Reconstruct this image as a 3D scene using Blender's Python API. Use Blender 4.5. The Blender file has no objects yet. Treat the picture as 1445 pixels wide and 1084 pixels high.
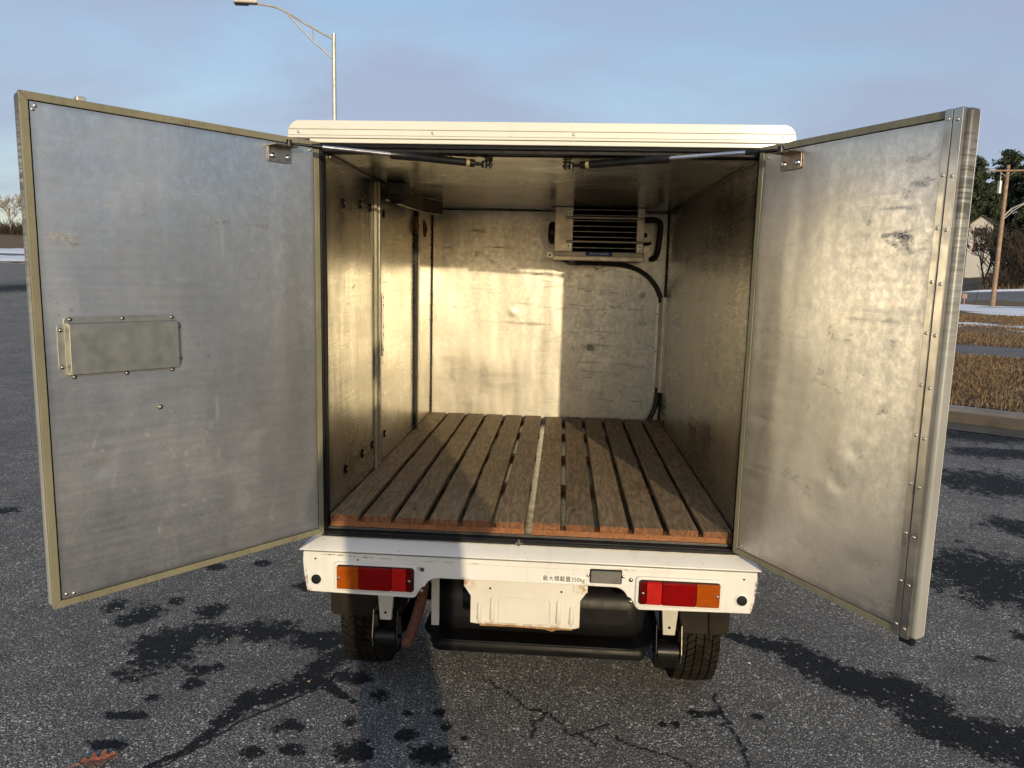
import bpy, math, random
import numpy as np
from mathutils import Vector, Matrix, noise as mnoise
random.seed(7); np.random.seed(7)
R = math.radians
sc = bpy.context.scene
COL = sc.collection

# ------------------------------------------------------------------ camera
cam_d = bpy.data.cameras.new('camera'); cam = bpy.data.objects.new('camera', cam_d); COL.objects.link(cam)
CP = Vector((0.0862, -2.1998, 1.4828))
p_, y_, r_ = R(8.2673), R(3.7516), R(1.3727)
fwd = Vector((-math.sin(y_)*math.cos(p_), math.cos(y_)*math.cos(p_), -math.sin(p_)))
rt = Vector((math.cos(y_), math.sin(y_), 0)); up = rt.cross(fwd)
r2 = rt*math.cos(r_) + up*math.sin(r_); u2 = -rt*math.sin(r_) + up*math.cos(r_)
cam.matrix_world = Matrix.Translation(CP) @ Matrix((r2, u2, -fwd)).transposed().to_4x4()
cam_d.sensor_width = 36; cam_d.lens = 36*1055.08/1445; cam_d.clip_start = 0.05; cam_d.clip_end = 3000
sc.camera = cam

# ------------------------------------------------------------------ light, sky, exposure
SUN_AZ, SUN_EL = 16.2, 9.4          # degrees right of straight behind the camera, above the horizon
to_sun = Vector((math.sin(R(SUN_AZ))*math.cos(R(SUN_EL)), -math.cos(R(SUN_AZ))*math.cos(R(SUN_EL)), math.sin(R(SUN_EL))))
sun_d = bpy.data.lights.new('sun', 'SUN'); sun = bpy.data.objects.new('sun', sun_d); COL.objects.link(sun)
sun_d.energy = 2.5; sun_d.angle = R(0.55); sun_d.color = (1.0, 0.80, 0.505)
sun.rotation_euler = to_sun.to_track_quat('Z', 'Y').to_euler()
w = bpy.data.worlds.new('World'); sc.world = w; w.use_nodes = True
nt = w.node_tree; nt.nodes.clear()
def wn(t, **k):
    n = nt.nodes.new(t)
    for a, b in k.items(): setattr(n, a, b)
    return n
sky = wn('ShaderNodeTexSky', sky_type='NISHITA', sun_disc=False, sun_elevation=R(SUN_EL), sun_rotation=R(180-SUN_AZ),
         air_density=1.0, dust_density=1.1, ozone_density=1.6, altitude=0)
tc = wn('ShaderNodeTexCoord'); mp = wn('ShaderNodeMapping'); mp.inputs['Scale'].default_value = (1.0, 1.0, 3.6)
nz = wn('ShaderNodeTexNoise'); nz.inputs['Scale'].default_value = 1.7; nz.inputs['Detail'].default_value = 6; nz.inputs['Distortion'].default_value = .4
cr = wn('ShaderNodeValToRGB'); cr.color_ramp.elements[0].position = .38; cr.color_ramp.elements[1].position = .62
cr.color_ramp.elements[0].color = (.15, .15, .15, 1); cr.color_ramp.elements[1].color = (.88, .88, .88, 1)
mx = wn('ShaderNodeMix', data_type='RGBA'); mx.inputs[7].default_value = (1.95, 2.25, 3.05, 1)
bg = wn('ShaderNodeBackground'); bg.inputs['Strength'].default_value = 0.15
wo = wn('ShaderNodeOutputWorld')
L = nt.links.new
L(tc.outputs['Generated'], mp.inputs['Vector']); L(mp.outputs[0], nz.inputs['Vector']); L(nz.outputs['Fac'], cr.inputs[0])
L(cr.outputs[0], mx.inputs[0]); L(sky.outputs[0], mx.inputs[6]); L(mx.outputs[2], bg.inputs[0]); L(bg.outputs[0], wo.inputs[0])
sc.view_settings.view_transform = 'Standard'; sc.view_settings.look = 'None'
sc.view_settings.exposure = 0.42; sc.view_settings.gamma = 1.0; sc.view_settings.use_curve_mapping = False
sc.cycles.max_bounces = 10; sc.cycles.glossy_bounces = 8; sc.cycles.diffuse_bounces = 4
sc.cycles.use_denoising = True; sc.cycles.sample_clamp_indirect = 6.0; sc.cycles.blur_glossy = 0.3

# ------------------------------------------------------------------ materials
class NT:
    def __init__(s, name):
        s.m = bpy.data.materials.new(name); s.m.use_nodes = True; s.t = s.m.node_tree
        s.b = s.t.nodes['Principled BSDF']; s.tc = None
    def n(s, t, ins=None, **k):
        x = s.t.nodes.new(t)
        for a, b in k.items(): setattr(x, a, b)
        for a, b in (ins or {}).items(): s.put(x.inputs[a], b)
        return x
    def put(s, inp, v):
        if hasattr(v, 'is_output') or isinstance(v, bpy.types.NodeSocket): s.t.links.new(v, inp)
        else:
            if isinstance(v, tuple) and len(v) == 3 and inp.type == 'RGBA': v = v+(1,)
            inp.default_value = v
    def co(s, scale=(1, 1, 1), rot=(0, 0, 0), off=None, src='Object'):
        if s.tc is None: s.tc = s.n('ShaderNodeTexCoord')
        m = s.n('ShaderNodeMapping', {'Vector': s.tc.outputs[src], 'Scale': scale, 'Rotation': rot})
        if off is not None: s.put(m.inputs['Location'], off)
        return m.outputs[0]
    def noise(s, scale, detail=4, rough=.55, vec=None, dist=0):
        return s.n('ShaderNodeTexNoise', {'Vector': vec if vec is not None else s.co(), 'Scale': scale, 'Detail': detail, 'Roughness': rough, 'Distortion': dist}).outputs['Fac']
    def ramp(s, f, *st):
        x = s.n('ShaderNodeValToRGB', {0: f}); e = x.color_ramp.elements
        while len(e) < len(st): e.new(.5)
        for k, (p, c) in enumerate(st):
            e[k].position = p; e[k].color = (c, c, c, 1) if not isinstance(c, tuple) else (*c, 1)
        return x.outputs[0]
    def mr(s, f, a, b, c=0., d=1.):
        return s.n('ShaderNodeMapRange', {0: f, 1: a, 2: b, 3: c, 4: d}).outputs[0]
    def mix(s, f, a, b, mode='MIX'):
        x = s.n('ShaderNodeMix', data_type='RGBA', blend_type=mode); s.put(x.inputs[0], f); s.put(x.inputs[6], a); s.put(x.inputs[7], b)
        return x.outputs[2]
    def math(s, op, a, b=0.):
        x = s.n('ShaderNodeMath', operation=op); s.put(x.inputs[0], a); s.put(x.inputs[1], b); return x.outputs[0]
    def attr(s, name):
        a = s.n('ShaderNodeAttribute', attribute_name=name); q = s.n('ShaderNodeSeparateColor', {0: a.outputs['Color']})
        return q.outputs
    def bump(s, h, strength=.5, dist=.01, prev=None):
        b = s.n('ShaderNodeBump', {'Height': h, 'Strength': strength, 'Distance': dist})
        if prev is not None: s.put(b.inputs['Normal'], prev)
        return b.outputs[0]
    def set(s, **k):
        for a, b in k.items(): s.put(s.b.inputs[{'col': 'Base Color', 'rough': 'Roughness', 'metal': 'Metallic', 'normal': 'Normal', 'spec': 'Specular IOR Level', 'coat': 'Coat Weight', 'coatr': 'Coat Roughness', 'emit': 'Emission Strength', 'ecol': 'Emission Color', 'trans': 'Transmission Weight', 'alpha': 'Alpha', 'sss': 'Subsurface Weight'}[a]], b)
        return s.m

def simple(name, col, rough=.5, metal=0., var=.25, scale=20, bump=.0, bs=200, bd=.002, **k):
    t = NT(name); f = t.noise(scale, 5)
    c = t.mix(t.mr(f, .3, .7), tuple(x*(1-var) for x in col), tuple(min(1, x*(1+var*.6)) for x in col))
    t.set(col=c, rough=t.mr(t.noise(scale*1.7, 3), .3, .7, max(.03, rough-.08), min(1, rough+.1)), metal=metal, **k)
    if bump: t.set(normal=t.bump(t.noise(bs, 3), bump, bd))
    return t.m

def aluminium(name, tint, rough=.36, dark=.45, streak=.5, wav=.5, speck=.3, metal=1.0, mt=.42):
    t = NT(name)
    big = t.noise(2.6, 6, .6); mid = t.noise(11, 5, .65)
    vst = t.noise(1.0, 5, .6, t.co((42, 42, 1.6)))
    hst = t.noise(1.0, 4, .6, t.co((3, 3, 70)))
    k = t.n('ShaderNodeMath', {0: big, 1: .5, 2: t.math('MULTIPLY', mid, .5)}, operation='MULTIPLY_ADD').outputs[0]
    col = t.mix(t.mr(k, .36, .64), tuple(c*(1-dark*.5) for c in tint), tint)
    col = t.mix(t.mr(vst, .35, .75, 0, streak*.5), col, tuple(c*.62 for c in tint))
    # scratches: three stretched noises at different angles
    sc_ = None
    for i, (a, thr, sx) in enumerate(((.35, .70, 260), (1.25, .71, 320), (2.3, .715, 280), (1.6, .72, 400))):
        v = t.co((1, 1, 1), (0, 0, 0)); v2 = t.n('ShaderNodeMapping', {'Vector': t.uv, 'Rotation': (0, 0, a), 'Scale': (7., sx, 1), 'Location': (i*7.3, i*3.1, 0)}).outputs[0] if hasattr(t, 'uv') else None
        if v2 is None:
            t.uv = t.n('ShaderNodeUVMap').outputs[0]
            v2 = t.n('ShaderNodeMapping', {'Vector': t.uv, 'Rotation': (0, 0, a), 'Scale': (7., sx, 1), 'Location': (i*7.3, i*3.1, 0)}).outputs[0]
        s_ = t.mr(t.noise(1.0, 2, .5, v2), thr, thr+.03)
        sc_ = s_ if sc_ is None else t.math('MAXIMUM', sc_, s_)
    patch = t.mr(t.noise(5, 3, .5, t.co((1, 1, 1), (1, 2, 3))), .45, .62)
    scr = t.math('MULTIPLY', sc_, patch)
    mot = t.noise(48, 6, .78, t.co((1, 1, .8), (4, 2, 1))); col = t.mix(t.mr(mot, .42, .66, 0, mt), col, tuple(c*.55 for c in tint)); col = t.mix(t.mr(mot, .48, .30, 0, mt*.7), col, tuple(min(1, c*1.3) for c in tint))
    col = t.mix(t.math('MULTIPLY', scr, .55), col, tuple(min(1, c*1.35) for c in tint))
    sp = t.mr(t.noise(170, 2, .5), .70, .74); sp = t.math('MULTIPLY', sp, t.mr(mid, .5, .6))
    col = t.mix(t.math('MULTIPLY', sp, speck), col, (.9, .9, .88))
    dsp = t.math('MULTIPLY', t.mr(t.noise(75, 4, .7, t.co((1, 1, 1), (2, 1, 0))), .635, .68), t.mr(t.noise(4, 3, .5, t.co((1, 1, 1), (3, 1, 1))), .48, .62))
    col = t.mix(t.math('MULTIPLY', dsp, .55), col, (.12, .11, .10))
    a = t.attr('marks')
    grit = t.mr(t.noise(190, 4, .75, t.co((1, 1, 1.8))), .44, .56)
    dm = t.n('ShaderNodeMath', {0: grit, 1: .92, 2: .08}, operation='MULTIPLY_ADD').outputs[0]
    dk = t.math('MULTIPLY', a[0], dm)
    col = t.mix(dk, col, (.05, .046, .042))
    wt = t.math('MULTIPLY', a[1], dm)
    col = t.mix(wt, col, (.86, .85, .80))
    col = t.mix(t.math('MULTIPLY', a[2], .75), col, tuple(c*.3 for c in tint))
    rg = t.mr(big, .3, .7, rough-.05, rough+.09)
    rg = t.math('ADD', rg, t.math('MULTIPLY', t.math('ADD', a[0], a[1]), .25))
    rg = t.math('ADD', rg, t.mr(hst, .3, .8, -.03, .05)); rg = t.math('ADD', rg, t.mr(mot, .3, .7, -.12*mt, .22*mt))
    h1 = t.noise(2.2, 2, .5, t.co((2.4, 2.4, .7))); h2 = t.noise(14, 3, .6)
    nrm = t.bump(h1, wav, .02); nrm = t.bump(h2, .035, .004, nrm)
    t.set(col=col, rough=rg, metal=metal, normal=nrm)
    return t.m

M = {}
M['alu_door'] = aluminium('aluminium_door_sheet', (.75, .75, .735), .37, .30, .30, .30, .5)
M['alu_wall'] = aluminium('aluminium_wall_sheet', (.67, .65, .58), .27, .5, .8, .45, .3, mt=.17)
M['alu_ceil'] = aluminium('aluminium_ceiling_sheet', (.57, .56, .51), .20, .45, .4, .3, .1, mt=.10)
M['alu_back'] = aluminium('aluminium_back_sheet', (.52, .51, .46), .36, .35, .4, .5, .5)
M['alu_trim'] = simple('aluminium_trim', (.60, .59, .56), .38, 1., .2, 30)
M['alu_dark'] = simple('aluminium_dull', (.30, .29, .26), .42, 1., .3, 25)
M['alu_unit'] = simple('unit_casing', (.47, .44, .37), .40, .8, .2, 16)
M['steel'] = simple('bright_steel', (.75, .76, .78), .18, 1., .1, 40)
M['bracket'] = simple('bracket_steel', (.36, .31, .26), .38, 1., .3, 60)
M['screw'] = simple('screw_steel', (.32, .30, .27), .30, 1., .3, 200)
M['rivet'] = simple('rivet_alu', (.55, .54, .52), .35, 1., .2, 200)
M['black_rubber'] = simple('black_rubber', (.008, .009, .012), .55, 0., .3, 40, .2, 120, .002, spec=.22)
M['tank'] = simple('black_tank_paint', (.009, .009, .010), .42, 0., .5, 9, .2, 60, .003, spec=.2)
M['black_gloss'] = simple('black_painted_tube', (.008, .008, .010), .36, spec=.35)
M['black_matt'] = simple('black_matt', (.007, .007, .0065), .8, 0., .4, 30, .3, 90, .003, spec=.06)
M['hose'] = simple('hose_foam', (.015, .015, .016), .55, 0., .3, 50, .4, 300, .002)
M['dark_void'] = simple('dirty_underbody', (.016, .014, .012), .8, spec=.1)
M['olive'] = None
def olive():
    t = NT('olive_trim_plastic')
    f = t.noise(6, 5); g = t.noise(1, 4, .6, t.co((60, 60, 5)))
    c = t.mix(t.mr(f, .3, .7), (.17, .162, .108), (.235, .225, .155)); c = t.mix(t.mr(g, .5, .75, 0, .45), c, (.10, .092, .066))
    c = t.mix(t.mr(t.noise(45, 4), .62, .72, 0, .5), c, (.10, .09, .07))
    return t.set(col=c, rough=.48, normal=t.bump(g, .1, .002))
M['olive'] = olive()
def white_paint(name, base, rust=.5, dirt=.3, rough=.33):
    t = NT(name)
    f = t.noise(3.5, 6, .6); c = t.mix(t.mr(f, .35, .7), tuple(x*.93 for x in base), base)
    d = t.noise(1, 5, .6, t.co((26, 26, 2.5))); c = t.mix(t.mr(d, .52, .8, 0, dirt), c, (.42, .38, .30))
    a = t.attr('marks')
    ru = t.mr(t.noise(70, 4, .7), .66, .70, 0, rust); ru = t.math('MULTIPLY', ru, t.mr(t.noise(7, 3), .5, .6))
    c = t.mix(ru, c, (.16, .055, .02))
    c = t.mix(t.mr(t.noise(130, 3), .70, .74, 0, .6), c, (.22, .19, .15))
    return t.set(col=c, rough=t.mr(f, .3, .7, rough-.04, rough+.14), coat=.25, coatr=.15, normal=t.bump(t.noise(5, 2), .08, .01))
M['white'] = white_paint('white_body_paint', (.73, .735, .72))
M['white_roof'] = white_paint('white_roof_gelcoat', (.71, .71, .68), .15, .12, .42)
M['white_under'] = white_paint('white_underbody_paint', (.50, .48, .43), .6, .55, .5)
def plate_mat():
    t = NT('stained_plate_bracket_paint')
    f = t.noise(5, 6, .6); c = t.mix(t.mr(f, .35, .7), (.57, .55, .49), (.69, .67, .61))
    sx = t.n('ShaderNodeSeparateXYZ', {0: t.co()})
    edge = t.math('MULTIPLY', t.mr(sx.outputs[2], .426, .413), t.mr(t.noise(40, 4), .4, .55))
    c = t.mix(edge, c, (.28, .12, .035))
    cx = t.math('ABSOLUTE', t.math('SUBTRACT', sx.outputs[0], .0))
    cor = t.math('MULTIPLY', t.math('MULTIPLY', t.mr(cx, .15, .175), t.mr(sx.outputs[2], .52, .545)), t.mr(t.noise(55, 5, .7), .42, .55))
    c = t.mix(t.math('MULTIPLY', cor, .85), c, (.34, .17, .05))
    return t.set(col=c, rough=.5)
M['plate'] = plate_mat()
def bumper_mat():
    t = NT('scarred_white_bumper_paint'); f = t.noise(3.5, 6, .6); base = (.73, .735, .72)
    c = t.mix(t.mr(f, .35, .7), tuple(x*.93 for x in base), base); d = t.noise(1, 5, .6, t.co((26, 26, 2.5))); c = t.mix(t.mr(d, .52, .8, 0, .35), c, (.40, .36, .29))
    c = t.mix(t.mr(t.noise(130, 3), .70, .74, 0, .6), c, (.22, .19, .15))
    sx = t.n('ShaderNodeSeparateXYZ', {0: t.co()}); X, Z = sx.outputs[0], sx.outputs[2]; acc = None
    nn = t.mr(t.noise(85, 5, .75), .40, .62)
    for (cx, cz, rx, rz, k) in ((-.585, .6215, .055, .0028, 1.), (-.50, .6180, .045, .0025, .9), (-.43, .6165, .025, .002, .8), (-.30, .6150, .016, .003, .9), (-.235, .6160, .022, .003, .8), (-.16, .6150, .03, .002, .6), (.30, .6180, .05, .003, .6), (.38, .6190, .05, .002, .5), (-.678, .535, .006, .04, 1.), (-.672, .503, .012, .010, 1.), (.684, .575, .0045, .035, 1.), (.676, .515, .006, .02, 1.), (-.315, .499, .018, .007, 1.), (.0, .6120, .3, .0015, .35), (-.19, .565, .02, .006, .5), (.19, .566, .02, .005, .5), (.345, .501, .02, .004, .4), (-.322, .588, .010, .010, .5)):
        a = t.math('ABSOLUTE', t.math('DIVIDE', t.math('SUBTRACT', X, cx), rx)); b = t.math('ABSOLUTE', t.math('DIVIDE', t.math('SUBTRACT', Z, cz), rz))
        q = t.math('ADD', t.math('MULTIPLY', a, a), t.math('MULTIPLY', b, b)); q = t.math('MULTIPLY', t.mr(q, 1.3, .3), k); acc = q if acc is None else t.math('MAXIMUM', acc, q)
    c = t.mix(t.math('MULTIPLY', acc, nn), c, (.14, .05, .022))
    return t.set(col=c, rough=t.mr(f, .3, .7, .30, .46), coat=.2, coatr=.2, normal=t.bump(t.noise(5, 2), .08, .01))
M['bumper'] = bumper_mat()
M['edge'] = simple('door_edge_dirty', (.50, .51, .49), .35, .3, .5, 9, .15, 60)
def edge_mat():
    t = NT('scuffed_grey_door_edge')
    st = t.noise(1, 6, .65, t.co((8, 8, 90))); f = t.noise(3, 4)
    sx = t.n('ShaderNodeSeparateXYZ', {0: t.co()})
    wear = t.math('MULTIPLY', t.mr(sx.outputs[2], 1.25, 1.65), t.mr(st, .38, .58))
    wear = t.math('MAXIMUM', wear, t.math('MULTIPLY', t.mr(sx.outputs[2], 1.68, 1.83), t.mr(f, .3, .5)))
    c = t.mix(t.mr(f, .3, .7), (.30, .31, .30), (.40, .41, .40))
    c = t.mix(t.math('MULTIPLY', wear, .9), c, (.07, .065, .06))
    return t.set(col=c, rough=.42, metal=.15, normal=t.bump(st, .1, .002))
M['edge'] = edge_mat()
def lens(name, col, rib=0):
    t = NT(name)
    c = t.mix(t.mr(t.noise(30, 3), .3, .7), tuple(x*.7 for x in col), col); gr = t.n('ShaderNodeTexVoronoi', {'Vector': t.co(), 'Scale': 210., 'Randomness': .05}).outputs['Distance']; c = t.mix(t.mr(gr, .25, .6, 0, .45), c, tuple(x*.45 for x in col))
    t.set(col=c, rough=.30, spec=.14)
    w_ = t.n('ShaderNodeTexWave', {'Vector': t.co(), 'Scale': 110, 'Distortion': 0}, bands_direction='X').outputs['Fac']
    w2 = t.n('ShaderNodeTexWave', {'Vector': t.co(), 'Scale': 90, 'Distortion': 0}, bands_direction='Z').outputs['Fac']
    t.set(normal=t.bump(t.math('ADD', w_, w2) if rib else w_, .35, .0015))
    return t.m
M['red'] = lens('red_lens', (.26, .002, .003)); M['red_bright'] = lens('red_reflector_lens', (.55, .006, .004), 1)
M['red_dark'] = lens('dark_red_lens', (.10, .002, .003)); M['amber'] = lens('amber_lens', (.42, .085, .005))
M['clear'] = lens('clear_ribbed_lens', (.20, .20, .19), 1)
def wood(name, ca, cb, cc, orange=0):
    t = NT(name)
    oi = t.n('ShaderNodeObjectInfo'); rv = t.n('ShaderNodeCombineXYZ', {0: t.math('MULTIPLY', oi.outputs['Random'], 7.), 1: t.math('MULTIPLY', oi.outputs['Random'], 31.), 2: t.math('MULTIPLY', oi.outputs['Random'], 13.)}).outputs[0]
    v = t.co((1, 1, 1), off=rv)
    warp = t.n('ShaderNodeTexNoise', {'Vector': t.n('ShaderNodeMapping', {'Vector': v, 'Scale': (9, 1.6, 9)}).outputs[0], 'Scale': 1., 'Detail': 3}).outputs['Fac']
    rings = t.math('SINE', t.math('MULTIPLY', warp, 95.)); rings = t.mr(rings, -1, 1)
    fine = t.n('ShaderNodeTexNoise', {'Vector': t.n('ShaderNodeMapping', {'Vector': v, 'Scale': (240, 6, 240)}).outputs[0], 'Scale': 1., 'Detail': 4}).outputs['Fac']
    blot = t.n('ShaderNodeTexNoise', {'Vector': v, 'Scale': 7., 'Detail': 5}).outputs['Fac']
    c = t.mix(rings, ca, cb); c = t.mix(t.mr(fine, .35, .7, 0, .6), c, cc); c = t.mix(t.mr(blot, .52, .72, 0, .55), c, tuple(x*.5 for x in ca))
    kn = t.n('ShaderNodeTexVoronoi', {'Vector': t.n('ShaderNodeMapping', {'Vector': v, 'Scale': (11, 4, 1)}).outputs[0], 'Scale': 1.}).outputs['Distance']
    c = t.mix(t.mr(kn, .10, .05, 0, .7), c, (.03, .018, .01))
    c = t.mix(1., c, t.n('ShaderNodeCombineColor', {0: t.mr(oi.outputs['Random'], 0, 1, .82, 1.12), 1: t.mr(oi.outputs['Random'], 0, 1, .80, 1.10), 2: t.mr(oi.outputs['Random'], 0, 1, .78, 1.08)}).outputs[0], 'MULTIPLY')
    nrm = t.bump(rings, .25, .0012); nrm = t.bump(fine, .35, .0015, nrm)
    return t.set(col=c, rough=.72, normal=nrm)
M['wood'] = wood('weathered_slat_wood', (.27, .19, .11), (.42, .32, .20), (.15, .10, .056))
M['wood_end'] = wood('orange_sawn_wood', (.25, .10, .036), (.33, .14, .052), (.14, .055, .02))
M['slat_end'] = wood('dirty_slat_ends', (.13, .055, .022), (.26, .10, .035), (.07, .035, .018))
M['rust_tan'] = simple('tan_rust', (.30, .17, .07), .85, 0., .6, 60, .5, 180, .002)
M['rust'] = simple('rusty_steel', (.12, .045, .028), .8, .2, .45, 60, .5, 180, .002)
def tyre_mat():
    t = NT('dusty_tyre_rubber')
    sx = t.n('ShaderNodeSeparateXYZ', {0: t.co()})
    c = t.mix(t.mr(t.noise(25, 5), .35, .7), (.007, .0065, .0055), (.020, .017, .012))
    return t.set(col=c, spec=.15, rough=.8, normal=t.bump(t.noise(90, 4), .3, .003))
M['tyre'] = tyre_mat()
M['flap'] = simple('dusty_mud_flap', (.022, .018, .014), .8, 0., .4, 18, .3, 60, spec=.15)
M['blue'] = simple('blue_sticker', (.008, .035, .22), .6, 0., .1)
M['ink'] = simple('black_print', (.01, .01, .01), .5, 0., .1)
M['wprint'] = simple('white_print', (.75, .78, .8), .5, 0., .1)
M['sticker'] = simple('white_sticker', (.82, .82, .80), .4, 0., .05)
M['glass'] = simple('dark_cab_glass', (.02, .025, .03), .06, 0., .1)
M['galv'] = simple('galvanised_pole', (.55, .54, .50), .45, .6, .2, 6)
M['polewood'] = simple('utility_pole_wood', (.34, .23, .16), .85, 0., .35, 4, .3, 40)
M['bark'] = simple('bare_bark', (.075, .06, .048), .9, 0., .35, 3)
M['bark_pale'] = simple('pale_bark', (.42, .37, .32), .9, 0., .3, 3)
M['needle'] = None
def foliage(name, a, b):
    t = NT(name)
    oi = t.noise(.35, 4); f = t.noise(2.5, 3)
    c = t.mix(t.mr(oi, .35, .65), a, b); c = t.mix(t.mr(f, .4, .7, 0, .5), c, tuple(x*1.5 for x in b))
    return t.set(col=c, rough=.8)
M['needle'] = foliage('pine_needles', (.018, .030, .016), (.045, .062, .030))
M['brush'] = simple('brown_brush', (.050, .036, .026), .95, 0., .4, .5)
M['leaf'] = simple('dead_oak_leaf', (.36, .12, .06), .6, 0., .4, 60, .4, 200, .002)
M['siding'] = simple('pale_siding', (.56, .55, .53), .7, 0., .1, 2)
M['shingle'] = simple('dark_shingles', (.07, .065, .065), .85, 0., .3, 3)
M['shutter'] = simple('maroon_shutter', (.10, .025, .025), .6)
M['concrete'] = simple('concrete', (.27, .24, .20), .85, 0., .35, 2.2, .4, 60, .004)
def curb_mat():
    t = NT('stained_curb_concrete')
    n = t.noise(2.5, 6, .6); g = t.noise(60, 4)
    geo = t.n('ShaderNodeNewGeometry'); up_ = t.n('ShaderNodeSeparateXYZ', {0: geo.outputs['Normal']}).outputs[2]
    c = t.mix(t.mr(n, .35, .65), (.20, .17, .13), (.34, .31, .26)); c = t.mix(t.mr(g, .45, .7, 0, .5), c, (.10, .085, .06))
    sx = t.n('ShaderNodeSeparateXYZ', {0: t.co()}).outputs[2]
    c = t.mix(t.math('MULTIPLY', t.mr(sx, .140, .12), t.mr(n, .3, .6, .6, .95)), c, (.045, .034, .022))
    return t.set(col=c, rough=.8, normal=t.bump(g, .5, .005))
M['curb'] = curb_mat()
M['road'] = simple('far_asphalt', (.17, .17, .175), .85, 0., .25, .8, .3, 30, .01)
M['walk'] = simple('sidewalk_asphalt', (.16, .15, .14), .85, 0., .25, 1.2, .3, 40, .01)
M['yellow_line'] = simple('yellow_road_paint', (.42, .30, .08), .7)
M['snow'] = simple('old_snow', (.88, .89, .91), .6, 0., .08, 3, .5, 12, .03)
def grass_ground():
    t = NT('dry_grass_ground')
    n = t.noise(.5, 6, .6); g = t.noise(9, 5, .7)
    c = t.mix(t.mr(n, .35, .65), (.14, .09, .045), (.22, .155, .075)); c = t.mix(t.mr(g, .4, .7, 0, .6), c, (.10, .065, .03))
    return t.set(col=c, rough=.95, normal=t.bump(g, .8, .06))
M['grassg'] = grass_ground()
def blade_mat():
    t = NT('dry_grass_blades')
    n = t.noise(.9, 5); g = t.noise(14, 3)
    c = t.mix(t.mr(n, .35, .65), (.215, .135, .068), (.29, .205, .115)); c = t.mix(t.mr(g, .4, .65, 0, .6), c, (.15, .09, .045))
    return t.set(col=c, rough=.85)
M['blade'] = blade_mat()
def asphalt():
    t = NT('aged_asphalt')
    def vor(s, rnd=1.):
        v = t.n('ShaderNodeTexVoronoi', voronoi_dimensions='2D'); t.put(v.inputs['Vector'], t.co()); v.inputs['Scale'].default_value = s; v.inputs['Randomness'].default_value = rnd
        return v.outputs['Distance'], v.outputs['Color']
    d1, c1 = vor(150.); d2, c2 = vor(62.)
    s1 = t.n('ShaderNodeSeparateColor', {0: c1}).outputs; s2 = t.n('ShaderNodeSeparateColor', {0: c2}).outputs
    base = t.mix(t.mr(s1[0], 0, 1), (.105, .100, .092), (.50, .475, .43))
    base = t.mix(t.mr(d1, .30, .62, 0, .8), base, (.055, .052, .049))
    # lighter aggregate
    st = t.math('MULTIPLY', t.math('GREATER_THAN', s1[1], .86), t.mr(d1, .46, .38)); base = t.mix(st, base, (.88, .85, .78))
    st2 = t.math('MULTIPLY', t.math('GREATER_THAN', s2[1], .945), t.mr(d2, .34, .27)); base = t.mix(st2, base, (.95, .92, .85))
    st3 = t.math('MULTIPLY', t.math('GREATER_THAN', s2[2], .992), t.mr(d2, .36, .26)); base = t.mix(st3, base, (.42, .27, .15))
    big = t.noise(.9, 5, .6); base = t.mix(t.mr(t.noise(5, 5, .65), .40, .68, 0, .45), base, (.085, .08, .075)); base = t.mix(t.mr(big, .35, .65, 0, .42), base, (.10, .10, .103))
    a = t.attr('marks')
    edge = t.math('ADD', a[0], t.mr(t.noise(7, 6, .72), .25, .75, -.42, .42))
    edge = t.math('ADD', edge, t.mr(t.noise(24, 4, .7), .25, .75, -.30, .30)); edge = t.math('ADD', edge, t.mr(t.noise(75, 4, .75), .25, .75, -.28, .28))
    wet = t.math('MULTIPLY', t.mr(edge, .50, .66), t.mr(a[0], .03, .12))
    dk = t.n('ShaderNodeMix', data_type='RGBA', blend_type='MULTIPLY'); t.put(dk.inputs[0], wet); t.put(dk.inputs[6], base); t.put(dk.inputs[7], (.075, .078, .088))
    base = dk.outputs[2]
    # the few light stones stay light in the wet
    base = t.mix(t.math('MULTIPLY', wet, t.math('MULTIPLY', st2, .55)), base, (.5, .48, .44))
    ck = t.math('ADD', a[1], t.mr(t.noise(60, 4, .7), .2, .8, -.10, .10)); crack = t.mr(ck, .80, .90)
    base = t.mix(t.math('MULTIPLY', crack, .9), base, (.008, .008, .009))
    rough = t.mr(wet, 0, 1, .88, .72)
    h = t.math('SUBTRACT', t.mr(d1, 0, .6, 1, 0), t.math('MULTIPLY', crack, 3.))
    nrm = t.bump(h, .9, .005); nrm = t.bump(t.noise(22, 3), .3, .008, nrm)
    return t.set(col=base, rough=rough, normal=nrm, spec=t.mr(wet, 0, 1, .35, .22))
M['asphalt'] = asphalt()

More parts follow.
